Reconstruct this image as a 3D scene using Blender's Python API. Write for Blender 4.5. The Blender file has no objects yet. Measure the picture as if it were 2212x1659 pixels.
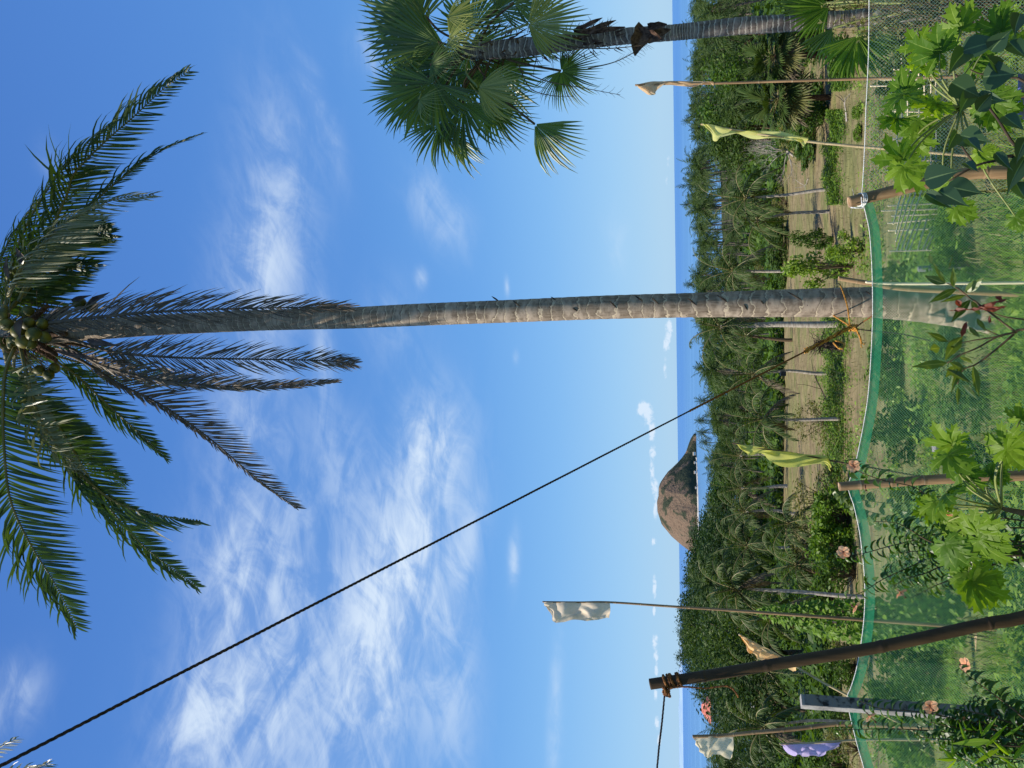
import bpy, math, random
import numpy as np
from mathutils import Vector, Matrix, noise
R = math.radians
random.seed(7); rnd = random.random
def ru(a, b): return a + (b - a) * random.random()
SC = bpy.context.scene; COL = SC.collection

# ------------------------------------------------------------------ camera
EYE = Vector((0, 0, 16.0)); FPX = 1661.0
PITCH = R(12.1); ROLL = R(0.72)
FW = Vector((0, math.cos(PITCH), math.sin(PITCH))); DN = Vector((0, math.sin(PITCH), -math.cos(PITCH))); RT = Vector((1, 0, 0))
XC = DN * math.cos(ROLL) - RT * math.sin(ROLL); YC = RT * math.cos(ROLL) + DN * math.sin(ROLL); ZC = -FW
cam = bpy.data.cameras.new('camera'); co = bpy.data.objects.new('camera', cam); COL.objects.link(co)
co.matrix_world = Matrix(((XC.x, YC.x, ZC.x, EYE.x), (XC.y, YC.y, ZC.y, EYE.y), (XC.z, YC.z, ZC.z, EYE.z), (0, 0, 0, 1)))
cam.sensor_width = 36; cam.lens = FPX / 2212 * 36; cam.clip_end = 90000; cam.clip_start = 0.05
SC.camera = co
def ray(px, py): return FW + XC * ((px - 1106) / FPX) + YC * ((829.5 - py) / FPX)
def P(px, py, Y):
    r = ray(px, py); return EYE + r * (Y / r.y)
def dep(p): return (Vector(p) - EYE).dot(FW)
def m(w, p): return w * dep(p) / FPX           # width in photo units -> metres at p
def azel(px, py):
    r = ray(px, py).normalized(); return math.atan2(r.x, r.y), math.asin(r.z)

# ------------------------------------------------------------------ sun, sky, exposure
SUN_DIR = Vector((-0.66, -0.22, 1.0)).normalized()      # towards the sun
SUN_EL = math.asin(SUN_DIR.z); SUN_AZ = math.atan2(SUN_DIR.x, SUN_DIR.y)
sl = bpy.data.lights.new('sun', 'SUN'); sl.energy = 5.0; sl.angle = R(0.53); sl.color = (1, 0.91, 0.78)
so = bpy.data.objects.new('sun', sl); COL.objects.link(so); so.rotation_euler = SUN_DIR.to_track_quat('Z', 'Y').to_euler()
W = bpy.data.worlds.new('World'); SC.world = W; W.use_nodes = True
wn = W.node_tree; wn.nodes.clear()
class NT:
    def __init__(s, t): s.t = t
    def n(s, typ, **kw):
        o = s.t.nodes.new(typ)
        for k, v in kw.items():
            if k == 'inp':
                for kk, vv in v.items(): s.put(o.inputs[kk], vv)
            else: setattr(o, k, v)
        return o
    def put(s, sock, v):
        if isinstance(v, bpy.types.NodeSocket): s.t.links.new(v, sock)
        else: sock.default_value = v
    def ma(s, op, a, b=0.0, c=0.0, clamp=False):
        o = s.t.nodes.new('ShaderNodeMath'); o.operation = op; o.use_clamp = clamp
        s.put(o.inputs[0], a); s.put(o.inputs[1], b); s.put(o.inputs[2], c); return o.outputs[0]
    def mix(s, f, a, b, typ='MIX'):
        o = s.t.nodes.new('ShaderNodeMix'); o.data_type = 'RGBA'; o.blend_type = typ
        s.put(o.inputs[0], f); s.put(o.inputs[6], a if not isinstance(a, tuple) else (*a, 1)); s.put(o.inputs[7], b if not isinstance(b, tuple) else (*b, 1)); return o.outputs[2]
    def noise(s, vec, scale, detail=4, rough=.55, dist=0):
        o = s.t.nodes.new('ShaderNodeTexNoise')
        if vec is not None: s.put(o.inputs['Vector'], vec)
        s.put(o.inputs['Scale'], scale); s.put(o.inputs['Detail'], detail); s.put(o.inputs['Roughness'], rough); s.put(o.inputs['Distortion'], dist); return o.outputs[0]
    def rng(s, v, a, b, c=0., d=1.):
        o = s.t.nodes.new('ShaderNodeMapRange'); o.interpolation_type = 'SMOOTHSTEP'
        for i, x in enumerate((v, a, b, c, d)): s.put(o.inputs[i], x)
        return o.outputs[0]
    def vec(s, x, y, z=0.):
        o = s.t.nodes.new('ShaderNodeCombineXYZ'); s.put(o.inputs[0], x); s.put(o.inputs[1], y); s.put(o.inputs[2], z); return o.outputs[0]
    def sep(s, v):
        o = s.t.nodes.new('ShaderNodeSeparateXYZ'); s.put(o.inputs[0], v); return o.outputs
w = NT(wn)
sky = w.n('ShaderNodeTexSky', sky_type='NISHITA', sun_disc=False, sun_elevation=SUN_EL, sun_rotation=SUN_AZ, altitude=20, air_density=1.0, dust_density=0.3, ozone_density=2.2)
hs = w.n('ShaderNodeHueSaturation', inp={'Hue': .502, 'Saturation': 1.12, 'Value': 1.0, 'Color': sky.outputs[0]})
bg1 = w.n('ShaderNodeBackground', inp={'Color': hs.outputs[0], 'Strength': 0.064})
tc = w.n('ShaderNodeTexCoord'); dx, dy, dz = w.sep(tc.outputs['Generated'])
AZ = w.ma('ARCTAN2', dx, dy); EL = w.ma('ARCSINE', dz)
ramp = w.n('ShaderNodeValToRGB', inp={0: w.ma('MULTIPLY', w.ma('ADD', EL, w.ma('MULTIPLY', w.ma('ABSOLUTE', w.ma('SUBTRACT', AZ, -.5)), -.02)), 1.0 / 1.2)})
cr = ramp.color_ramp; cr.elements[0].position = 0; cr.elements[0].color = (.40, .65, .90, 1); cr.elements[1].position = 1; cr.elements[1].color = (.040, .125, .46, 1)
for ps, c in ((.05, (.325, .60, .92)), (.12, (.225, .50, .90)), (.20, (.150, .395, .84)), (.32, (.112, .315, .76)), (.50, (.088, .255, .69)), (.72, (.066, .195, .59))):
    e = cr.elements.new(ps); e.color = (*c, 1)
bg3 = w.n('ShaderNodeBackground', inp={'Color': ramp.outputs[0], 'Strength': 0.735})
skyb = w.n('ShaderNodeMixShader', inp={0: .88, 1: bg1.outputs[0], 2: bg3.outputs[0]})
def blob(px, py, lx, ly, ang=0, amp=1.0):
    """soft cloud region around a sky direction; lx across and ly along the horizon, in photo units"""
    a0, e0 = azel(px, py); r = ray(px, py).length
    sx = lx / FPX / r; sy = ly / FPX / r
    c, s_ = math.cos(R(ang)), math.sin(R(ang))
    u = w.ma('SUBTRACT', AZ, a0); v = w.ma('SUBTRACT', EL, e0)
    p = w.ma('MULTIPLY_ADD', u, c / sy, w.ma('MULTIPLY', v, s_ / sy)); q = w.ma('MULTIPLY_ADD', v, c / sx, w.ma('MULTIPLY', u, -s_ / sx))
    d = w.ma('MULTIPLY_ADD', p, p, w.ma('MULTIPLY', q, q))
    return w.ma('MULTIPLY', w.ma('EXPONENT', w.ma('MULTIPLY', d, -1.0)), amp)
def total(lst):
    t = lst[0]
    for x in lst[1:]: t = w.ma('ADD', t, x)
    return t
wisps = total([blob(600, 430, 75, 230, -8, .62), blob(690, 240, 22, 130, 10, .5), blob(560, 600, 80, 130, 0, .55), blob(560, 1520, 140, 260, 0, .95), blob(600, 1200, 130, 200, 12, .55),
    blob(800, 1500, 90, 330, 0, .9), blob(880, 1180, 90, 220, -12, .85), blob(930, 950, 75, 120, 5, .8), blob(740, 1000, 60, 140, 15, .4), blob(540, 900, 80, 200, 0, .5), blob(480, 1250, 60, 180, 0, .5), blob(850, 700, 60, 90, 0, .28), blob(420, 1560, 60, 120, 0, .6), blob(1010, 1180, 30, 120, -10, .5),
    blob(950, 460, 45, 90, 25, .62), blob(800, 110, 35, 50, 0, .6), blob(870, 105, 16, 26, 0, 1.0), blob(910, 600, 12, 20, 0, .6), blob(30, 1500, 50, 90, 0, .6), blob(110, 360, 22, 60, 0, .22),
    blob(700, 760, 20, 140, 0, .5), blob(960, 1400, 60, 260, 8, .7), blob(1110, 1215, 11, 55, 0, .75), blob(1200, 1530, 14, 150, 0, .55), blob(1330, 530, 26, 70, 0, .3), blob(1095, 620, 5, 20, 0, .5), blob(1115, 770, 6, 14, 0, .5)])
cv = w.vec(w.ma('MULTIPLY', AZ, 4.2), w.ma('MULTIPLY_ADD', EL, 16.0, w.ma('MULTIPLY', AZ, 1.5)), 0.)
n1 = w.noise(cv, 1.0, 10, .62, .9)
cv2 = w.vec(w.ma('MULTIPLY', AZ, 14.0), w.ma('MULTIPLY_ADD', EL, 30.0, w.ma('MULTIPLY', AZ, -9)), 4.)
n2 = w.noise(cv2, 1.0, 8, .62, .8)
nn = w.ma('MULTIPLY_ADD', n2, .46, w.ma('MULTIPLY', n1, .54))
cir = w.ma('MULTIPLY', w.rng(nn, .38, .64), wisps, clamp=True)
cir = w.ma('MULTIPLY', w.ma('ADD', cir, w.ma('MULTIPLY', wisps, .16)), .74, clamp=True)
puffs = total([blob(1396, 893, 19, 26), blob(1388, 880, 10, 12), blob(1408, 935, 9, 22), blob(1410, 980, 8, 17), blob(1408, 1015, 6, 14), blob(1414, 1050, 9, 22), blob(1416, 1100, 6, 26), blob(1412, 1170, 7, 10),
    blob(1414, 1265, 5, 30), blob(1413, 1320, 4, 12), blob(1415, 1385, 8, 16), blob(1417, 1418, 6, 14), blob(1418, 1450, 5, 12), blob(1416, 1500, 5, 14), blob(1419, 1560, 6, 15), blob(1424, 1600, 5, 14), blob(1446, 705, 9, 24), blob(1440, 745, 8, 24, 0, .9), blob(1437, 800, 5, 24, 0, .8),
    blob(1444, 350, 5, 22, 0, .6), blob(1440, 390, 4, 18, 0, .5), blob(1448, 940, 5, 20, 0, .3)])
n3 = w.noise(w.vec(w.ma('MULTIPLY', AZ, 120.0), w.ma('MULTIPLY', EL, 150.0), 2.), 1.0, 6, .62, .4)
pf = w.rng(w.ma('MULTIPLY', puffs, w.ma('MULTIPLY_ADD', n3, 2.6, -.55)), .25, .75)
cl = w.ma('MAXIMUM', cir, w.ma('MULTIPLY', pf, .88))
bg2 = w.n('ShaderNodeBackground', inp={'Color': (.70, .82, .96, 1), 'Strength': 0.74})
ms = w.n('ShaderNodeMixShader', inp={0: cl, 1: skyb.outputs[0], 2: bg2.outputs[0]})
wo = w.n('ShaderNodeOutputWorld', inp={0: ms.outputs[0]})
W.cycles.sampling_method = 'MANUAL'; W.cycles.sample_map_resolution = 512
SC.view_settings.view_transform = 'Standard'; SC.view_settings.look = 'None'; SC.view_settings.exposure = 0.5; SC.view_settings.gamma = 1
SC.cycles.max_bounces = 6; SC.cycles.diffuse_bounces = 3; SC.cycles.transparent_max_bounces = 10; SC.cycles.use_denoising = True

# ------------------------------------------------------------------ materials
def newmat(name):
    mt = bpy.data.materials.new(name); mt.use_nodes = True; mt.node_tree.nodes.clear(); return mt, NT(mt.node_tree)
def att(t): return t.sep(t.n('ShaderNodeAttribute', attribute_name='a').outputs['Vector'])
def finish(t, sh): t.n('ShaderNodeOutputMaterial', inp={0: sh})
def leafmat(name, c1, c2, trans=.35, rough=.45, vein=None, tcol=None, nz=3.0, spec=.5, vw=.86):
    mt, t = newmat(name); a = att(t)
    obc = t.n('ShaderNodeTexCoord').outputs['Object']
    f = t.ma('ADD', t.ma('MULTIPLY', a[0], .75), t.ma('MULTIPLY', t.noise(obc, nz, 4), .4), clamp=True)
    f = t.ma('SUBTRACT', f, .08, clamp=True)
    c = t.mix(f, c1, c2)
    if vein: c = t.mix(t.rng(a[2], vw, min(vw + .1, 1)), c, vein)
    pr = t.n('ShaderNodeBsdfPrincipled', inp={'Base Color': c, 'Roughness': rough, 'Specular IOR Level': spec})
    k = tcol or (1.5, 1.5, .55)
    tr = t.n('ShaderNodeBsdfTranslucent', inp={'Color': t.mix(1.0, c, k, 'MULTIPLY')})
    finish(t, t.n('ShaderNodeMixShader', inp={0: trans, 1: pr.outputs[0], 2: tr.outputs[0]}).outputs[0]); return mt
def plain(name, c1, c2, scale=4, rough=.8, bump=.0, stretch=(1, 1, 1), coord='Object', detail=6, spec=.3, lo=.35, hi=.65):
    mt, t = newmat(name)
    v = t.n('ShaderNodeMapping', inp={0: t.n('ShaderNodeTexCoord').outputs[coord], 'Scale': stretch}).outputs[0]
    nz = t.noise(v, scale, detail); c = t.mix(t.rng(nz, lo, hi), c1, c2)
    kw = {'Base Color': c, 'Roughness': rough, 'Specular IOR Level': spec}
    if bump: kw['Normal'] = t.n('ShaderNodeBump', inp={'Strength': bump, 'Distance': .02, 'Height': nz}).outputs[0]
    finish(t, t.n('ShaderNodeBsdfPrincipled', inp=kw).outputs[0]); return mt

M = {}
M['frond'] = leafmat('frond_green', (.028, .060, .018), (.075, .115, .032), .26, .42, tcol=(1.2, 1.4, .4), nz=6, spec=.4)
M['frond_sunlit'] = leafmat('frond_sunlit', (.12, .15, .07), (.26, .25, .13), .22, .38, tcol=(1.2, 1.2, .7), nz=6, spec=.6)  # for sunlit fronds: the sun on them is put into the paler colour
M['frond_dry'] = leafmat('frond_dry', (.055, .040, .026), (.21, .155, .095), .18, .6, tcol=(1.2, 1.1, .9), nz=8)
M['rachis'] = plain('rachis', (.12, .12, .045), (.20, .17, .07), 5, .5)
M['rachis_dry'] = plain('rachis_dry', (.05, .04, .03), (.12, .09, .06), 5, .7)
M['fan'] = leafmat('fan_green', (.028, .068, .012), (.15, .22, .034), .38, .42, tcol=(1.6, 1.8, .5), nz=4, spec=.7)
M['fan_lit'] = leafmat('fan_sunlit', (.13, .19, .035), (.36, .37, .10), .3, .35, tcol=(1.4, 1.4, .5), nz=5, spec=.6)  # lit copy of the fan leaf, sunlight put into its yellow-green
M['far_frond'] = leafmat('far_frond', (.022, .055, .012), (.085, .128, .030), .28, .55, tcol=(1.4, 1.4, .4), nz=.25, spec=.22)
M['far_frond_dry'] = leafmat('far_frond_dry', (.08, .06, .04), (.17, .13, .08), .2, .7, nz=.5)
M['broad'] = leafmat('broad_leaf', (.020, .050, .009), (.075, .125, .020), .26, .55, nz=.5, spec=.2)
M['broad_dark'] = leafmat('broad_leaf_dark', (.010, .032, .008), (.040, .078, .014), .2, .55, nz=.4, spec=.2)
M['broad_lime'] = leafmat('broad_leaf_lime', (.08, .16, .014), (.24, .35, .035), .35, .5, nz=.8)
M['olive'] = leafmat('olive_leaf', (.10, .12, .03), (.20, .19, .06), .35, .6, nz=.8)
M['bush'] = leafmat('bush_leaf', (.022, .058, .009), (.10, .185, .022), .34, .5, nz=.8, spec=.25)
M['weed'] = leafmat('weed_leaf', (.030, .085, .010), (.20, .33, .035), .40, .5, nz=.6, spec=.25)
M['grass'] = leafmat('grass_blade', (.06, .14, .018), (.24, .36, .05), .38, .55, nz=.5, spec=.2)
M['drygrass'] = leafmat('dry_grass', (.10, .12, .04), (.24, .20, .10), .3, .7, nz=.5)
M['papaya'] = leafmat('papaya_leaf', (.060, .150, .010), (.20, .31, .022), .50, .5, vein=(.30, .40, .09), tcol=(2.0, 1.9, .5), nz=7, vw=.93, spec=.3)
M['heart'] = leafmat('heart_leaf', (.022, .055, .022), (.05, .10, .035), .22, .45, vein=(.15, .22, .09), tcol=(1.8, 2.0, .5), nz=9, vw=.9)
M['hib'] = leafmat('hibiscus_leaf', (.022, .060, .014), (.07, .14, .025), .35, .4, tcol=(1.8, 2.0, .4), nz=9)
M['lance'] = leafmat('lance_leaf', (.035, .07, .012), (.13, .19, .05), .38, .4, vein=(.3, .34, .14), tcol=(1.7, 1.6, .3), nz=6, vw=.9)
M['dead'] = leafmat('dead_leaf', (.07, .018, .012), (.22, .06, .03), .35, .5, tcol=(2, 1.2, .8), nz=9)
M['petal'] = leafmat('petal', (.88, .40, .20), (.92, .60, .38), .55, .7, vein=(.45, .03, .06), tcol=(1.1, 1, .9), nz=12, vw=.97)
M['wood'] = plain('stem_wood', (.06, .04, .022), (.13, .09, .05), 14, .8, .3)
M['greenstem'] = plain('green_stem', (.16, .20, .05), (.24, .26, .10), 10, .55)
M['darkwood'] = plain('dark_wood', (.018, .014, .011), (.06, .045, .03), 8, .9, .4)
M['greywood'] = plain('grey_wood', (.20, .18, .15), (.36, .33, .28), 6, .8, .3)
M['solotrunk'] = plain('pale_trunk', (.25, .22, .18), (.42, .38, .32), 3, .9, .0, (1, 1, 4))
M['fartrunk'] = plain('far_trunk', (.09, .075, .058), (.19, .165, .135), 3, .9, .0, (1, 1, 4))
M['concrete'] = plain('concrete', (.20, .195, .19), (.34, .33, .32), 9, .9, .7, detail=10)
M['tar'] = plain('tar_and_shade', (.02, .02, .02), (.17, .168, .16), 16, .8, .6, lo=.36, hi=.52)  # tar black, also standing in for shade on that face
M['rope_brown'] = plain('rope_brown', (.10, .035, .012), (.30, .12, .03), 60, .8, .5)
M['rope_orange'] = plain('rope_orange', (.36, .15, .02), (.62, .30, .05), 60, .7, .5)
M['rope_dark'] = plain('rope_dark', (.012, .010, .012), (.05, .028, .025), 60, .8, .5)
M['cord'] = plain('white_cord', (.6, .62, .6), (.8, .8, .78), 60, .7)
M['nut'] = plain('coconut_husk', (.035, .045, .007), (.14, .122, .018), 7, .5, 0, spec=.3)
M['spathe'] = plain('spathe', (.035, .02, .014), (.11, .075, .055), 6, .7)
M['fibre'] = plain('fibre', (.05, .025, .014), (.14, .08, .05), 20, .9, .5)
M['roof'] = plain('red_roof', (.42, .11, .08), (.55, .20, .15), 1.5, .8)
M['white'] = plain('white_wall', (.55, .54, .5), (.75, .74, .7), 1, .8)
M['panel_dark'] = plain('dark_panel', (.03, .035, .05), (.05, .055, .07), 3, .3)  # plain dark colour for the trunk box and house windows
M['blue'] = plain('blue_plastic', (.10, .13, .45), (.20, .24, .62), 3, .4)
M['rock'] = plain('rock', (.25, .25, .24), (.45, .44, .42), 6, .9, .6)

def bamboo_mat(name, c1, c2, node):
    mt, t = newmat(name); a = att(t); o = t.n('ShaderNodeTexCoord').outputs['Object']
    v = t.n('ShaderNodeMapping', inp={0: o, 'Scale': (30, 30, 2.5)}).outputs[0]
    nz = t.noise(v, 1.0, 6, .6); n2 = t.noise(o, 5, 4)
    c = t.mix(t.rng(nz, .3, .7), c1, c2); c = t.mix(t.ma('MULTIPLY', t.rng(n2, .5, .75), .5), c, tuple(x * .45 for x in c1))
    c = t.mix(t.rng(a[2], .5, .95), c, node)
    finish(t, t.n('ShaderNodeBsdfPrincipled', inp={'Base Color': c, 'Roughness': .65, 'Specular IOR Level': .22, 'Normal': t.n('ShaderNodeBump', inp={'Strength': .35, 'Distance': .004, 'Height': nz}).outputs[0]}).outputs[0]); return mt
M['bamboo'] = bamboo_mat('bamboo_tan', (.20, .125, .065), (.34, .22, .12), (.42, .32, .2))
M['bamboo_dark'] = bamboo_mat('bamboo_dark', (.032, .019, .009), (.066, .040, .018), (.03, .02, .012))
M['bamboo_pale'] = bamboo_mat('bamboo_pale', (.34, .26, .14), (.50, .40, .24), (.22, .16, .09))
M['slat'] = bamboo_mat('bamboo_slat', (.66, .56, .38), (.82, .72, .52), (.5, .4, .28))

def trunk_mat(name, c1, c2, line, dark, lw=.10):
    """a.x random, a.y = ring count along the trunk, a.z = angle 0..1"""
    mt, t = newmat(name); a = att(t); o = t.n('ShaderNodeTexCoord').outputs['Object']
    wob = t.noise(o, 3.2, 4, .6); wob2 = t.noise(o, 11, 3)
    ph = t.ma('ADD', a[1], t.ma('MULTIPLY_ADD', wob, 2.3, t.ma('MULTIPLY', wob2, .6)))
    fr = t.ma('FRACT', ph)
    ln = t.ma('MULTIPLY', t.rng(fr, 1 - lw * 2, 1 - lw), t.ma('SUBTRACT', 1.0, t.rng(fr, 1 - lw * .5, 1.0)))
    ln = t.ma('MULTIPLY', ln, t.rng(t.noise(o, 7, 3), .20, .42))
    v = t.n('ShaderNodeMapping', inp={0: o, 'Scale': (42, 42, 5)}).outputs[0]; gr = t.noise(v, 1.0, 6, .65)
    v2 = t.n('ShaderNodeMapping', inp={0: o, 'Scale': (5, 5, 9)}).outputs[0]; pt = t.noise(v2, 1.0, 5, .6)
    c = t.mix(t.rng(gr, .3, .7), c1, c2); c = t.mix(t.rng(pt, .42, .66), c, tuple(min(x * 1.35 + .02, 1) for x in c2))
    c = t.mix(t.ma('MULTIPLY', t.rng(fr, .0, .22, 1., 0.), .5), c, dark)
    v3 = t.n('ShaderNodeMapping', inp={0: o, 'Scale': (22, 22, 55)}).outputs[0]
    c = t.mix(t.rng(t.noise(v3, 1., 3, .5), .68, .74), c, (.02, .016, .014))
    c = t.mix(ln, c, line)
    hgt = t.ma('ADD', t.ma('MULTIPLY', fr, .8), t.ma('MULTIPLY', gr, .35))
    bp = t.n('ShaderNodeBump', inp={'Strength': .45, 'Distance': .010, 'Height': hgt}).outputs[0]
    finish(t, t.n('ShaderNodeBsdfPrincipled', inp={'Base Color': c, 'Roughness': .85, 'Normal': bp, 'Specular IOR Level': .25}).outputs[0]); return mt
M['trunk'] = trunk_mat('palm_bark', (.14, .105, .075), (.26, .205, .155), (.46, .38, .27), (.06, .043, .03), .07)
M['fantrunk'] = trunk_mat('fan_palm_bark', (.085, .066, .056), (.17, .14, .12), (.42, .38, .32), (.04, .033, .03), .16)

def netmat(name, col, cell, wd, tr=.4):
    mt, t = newmat(name); a = att(t)
    s_ = t.ma('ADD', a[0], a[1]); d = t.ma('SUBTRACT', a[0], t.ma('MULTIPLY', a[1], 1.0))
    def line(x):
        f = t.ma('FRACT', t.ma('DIVIDE', x, cell)); return t.ma('LESS_THAN', f, wd)
    k = t.ma('MAXIMUM', line(s_), line(d))
    df = t.n('ShaderNodeBsdfDiffuse', inp={0: (*col, 1)}); tl = t.n('ShaderNodeBsdfTranslucent', inp={0: (*col, 1)})
    mm = t.n('ShaderNodeMixShader', inp={0: tr, 1: df.outputs[0], 2: tl.outputs[0]})
    tp = t.n('ShaderNodeBsdfTransparent', inp={0: (1, 1, 1, 1)})
    finish(t, t.n('ShaderNodeMixShader', inp={0: k, 1: tp.outputs[0], 2: mm.outputs[0]}).outputs[0]); return mt
M['net_green'] = netmat('green_net', (.26, .62, .32), .019, .115)
M['net_grey'] = netmat('grey_green_net', (.38, .56, .42), .026, .085)
M['band'] = netmat('green_band', (.08, .52, .25), .008, .43)
def clothmat(name, c, tr=.58):
    mt, t = newmat(name); o = t.n('ShaderNodeTexCoord').outputs['Object']
    cc = t.mix(t.rng(t.noise(o, 6, 5), .3, .7), tuple(x * .86 for x in c), c)
    nz = t.noise(t.n('ShaderNodeMapping', inp={0: o, 'Scale': (9, 9, 4)}).outputs[0], 1., 4)
    bp = t.n('ShaderNodeBump', inp={'Strength': .5, 'Distance': .03, 'Height': nz}).outputs[0]
    pr = t.n('ShaderNodeBsdfPrincipled', inp={'Base Color': cc, 'Roughness': .75, 'Normal': bp, 'Sheen Weight': .15})
    tl = t.n('ShaderNodeBsdfTranslucent', inp={0: cc, 'Normal': bp})
    finish(t, t.n('ShaderNodeMixShader', inp={0: tr, 1: pr.outputs[0], 2: tl.outputs[0]}).outputs[0]); return mt
M['peach'] = clothmat('peach_cloth', (.92, .66, .40)); M['yellow'] = clothmat('yellow_cloth', (.86, .85, .30)); M['olive_cloth'] = clothmat('lime_cloth', (.68, .68, .16))
M['cream'] = clothmat('cream_cloth', (.95, .83, .60)); M['white_cloth'] = clothmat('white_cloth', (.93, .77, .58), .45); M['lilac'] = clothmat('lilac_cloth', (.66, .55, .88)); M['orange'] = clothmat('orange_cloth', (.92, .62, .30))

# ------------------------------------------------------------------ mesh helpers
class MB:
    def __init__(s): s.v = []; s.f = []; s.a = []
    def add(s, p, a=(0, 0, 0)): s.v.append((p[0], p[1], p[2])); s.a.append(a); return len(s.v) - 1
    def build(s, name, mat, parent=None, origin=None, smooth=False):
        me = bpy.data.meshes.new(name); off = Vector(origin) if origin is not None else Vector((0, 0, 0))
        q = parent
        while q is not None: off = off + q.location; q = q.parent
        v = np.array(s.v, dtype=np.float32).reshape(-1, 3) - np.array(off, dtype=np.float32)
        me.from_pydata(v.tolist(), [], s.f)
        at = me.attributes.new('a', 'FLOAT_VECTOR', 'POINT'); at.data.foreach_set('vector', np.array(s.a, dtype=np.float32).ravel())
        if smooth: me.polygons.foreach_set('use_smooth', [True] * len(me.polygons))
        me.materials.append(mat); me.update()
        o = bpy.data.objects.new(name, me); COL.objects.link(o)
        if parent is not None: o.parent = parent
        elif origin is not None: o.location = off
        return o
def tag(o, label=None, cat=None, group=None, kind=None):
    if label: o['label'] = label
    if cat: o['category'] = cat
    if group: o['group'] = group
    if kind: o['kind'] = kind
    return o
def thing(name, label, cat, loc=(0, 0, 0), group=None, kind=None):
    o = bpy.data.objects.new(name, None); COL.objects.link(o); o.location = loc; o.empty_display_size = .1
    return tag(o, label, cat, group, kind)
def kids(o): return [c for c in bpy.data.objects if c.parent == o]
def copy_tree(src, children, loc, rotz=0, scale=1, **kw):
    c = src.copy(); COL.objects.link(c); c.location = loc; c.rotation_euler = (0, 0, rotz); c.scale = scale if isinstance(scale, tuple) else (scale,) * 3
    for k in children:
        d = k.copy(); COL.objects.link(d); d.parent = c
    tag(c, **kw); return c
def catmull(pts, n):
    pts = [Vector(p) for p in pts]
    if len(pts) == 2: return [pts[0].lerp(pts[1], i / (n - 1)) for i in range(n)]
    q = [pts[0] * 2 - pts[1]] + pts + [pts[-1] * 2 - pts[-2]]; out = []
    ns = len(pts) - 1
    for i in range(n):
        t = i / (n - 1) * ns; k = min(int(t), ns - 1); t -= k
        a, b, c, d = q[k:k + 4]
        out.append(0.5 * ((2 * b) + (c - a) * t + (2 * a - 5 * b + 4 * c - d) * t * t + (3 * b - a - 3 * c + d) * t ** 3))
    return out
def frames(pts):
    T = [];
    for i in range(len(pts)): T.append((pts[min(i + 1, len(pts) - 1)] - pts[max(i - 1, 0)]).normalized())
    up = Vector((0, 0, 1)) if abs(T[0].z) < .8 else Vector((0, 1, 0))
    A = T[0].cross(up).normalized(); out = []
    for t in T:
        A = (A - t * A.dot(t)).normalized(); out.append((t, A, t.cross(A)))
    return out
def tube(mb, pts, rad, n=8, cap=True, attr=None, twist=0.0, lump=0.0):
    pts = [Vector(p) for p in pts]; fr = frames(pts); L = len(pts); base = len(mb.v)
    for i, (p, (t, A, B)) in enumerate(zip(pts, fr)):
        r = rad[i] if hasattr(rad, '__len__') else rad
        for k in range(n):
            an = 2 * math.pi * k / n + twist * i; rr = r * (1 + (lump * math.sin(an * 3 + i * 1.7) if lump else 0))
            at = attr(i, k / n) if attr else (0, i / max(L - 1, 1), 0)
            mb.add(p + (A * math.cos(an) + B * math.sin(an)) * rr, at)
    for i in range(L - 1):
        for k in range(n):
            a = base + i * n + k; b = base + i * n + (k + 1) % n
            mb.f.append((a, b, b + n, a + n))
    if cap:
        mb.f.append(tuple(base + k for k in range(n))[::-1]); mb.f.append(tuple(base + (L - 1) * n + k for k in range(n)))
def bamboo(name, pts, r0, r1, mat, parent=None, spacing=.3, n=14, hollow=False, **kw):
    pts = [Vector(p) for p in pts]; L = sum((pts[i + 1] - pts[i]).length for i in range(len(pts) - 1))
    N = max(8, int(L / .012)) if L < 4 else int(L / .02)
    N = min(N, 400); cp = catmull(pts, N); rad = []; nd = []
    ph = ru(0, spacing)
    for i in range(N):
        s = i / (N - 1); x = (s * L + ph) / spacing; d = abs(x - round(x)) * spacing
        b = math.exp(-(d / .008) ** 2); rad.append((r0 + (r1 - r0) * s) * (1 + .10 * b - .03 * math.exp(-((d - .018) / .008) ** 2))); nd.append(b)
    mb = MB(); tube(mb, cp, rad, n, cap=not hollow, attr=lambda i, k: (0, i / N, nd[i]))
    if hollow:   # open ring end at the last point with an inner wall
        fr = frames(cp); base = len(mb.v); t, A, B = fr[-1]; p = cp[-1]
        for q, rr in ((p, r1 * .72), (p - t * .04, r1 * .70)):
            for k in range(n): an = 2 * math.pi * k / n; mb.add(q + (A * math.cos(an) + B * math.sin(an)) * rr, (0, 0, 1 if q is p else -3))
        last = base - n
        for k in range(n):
            k2 = (k + 1) % n; mb.f.append((last + k, last + k2, base + k2, base + k)); mb.f.append((base + k, base + k2, base + n + k2, base + n + k))
        mb.f.append(tuple(base + n + k for k in range(n)))
    o = mb.build(name, mat, parent, smooth=True); return tag(o, **kw) if kw else o
def rope(mb, pts, r, n=6, seg=None, twists=40):
    """a rope of three strands"""
    L = sum((Vector(pts[i + 1]) - Vector(pts[i])).length for i in range(len(pts) - 1))
    N = seg or max(12, int(L / (r * 2.2))); N = min(N, 900); cp = catmull(pts, N); fr = frames(cp)
    for k in range(3):
        q = []
        for i, (p, (t, A, B)) in enumerate(zip(cp, fr)):
            an = 2 * math.pi * (k / 3 + i / N * L / (r * 14)); q.append(p + (A * math.cos(an) + B * math.sin(an)) * r * .5)
        tube(mb, q, r * .62, n)
PROF = lambda s: (.55 + .45 * min(s / .25, 1)) * (1 - .78 * max(0, (s - .35) / .65) ** 1.4)
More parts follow.
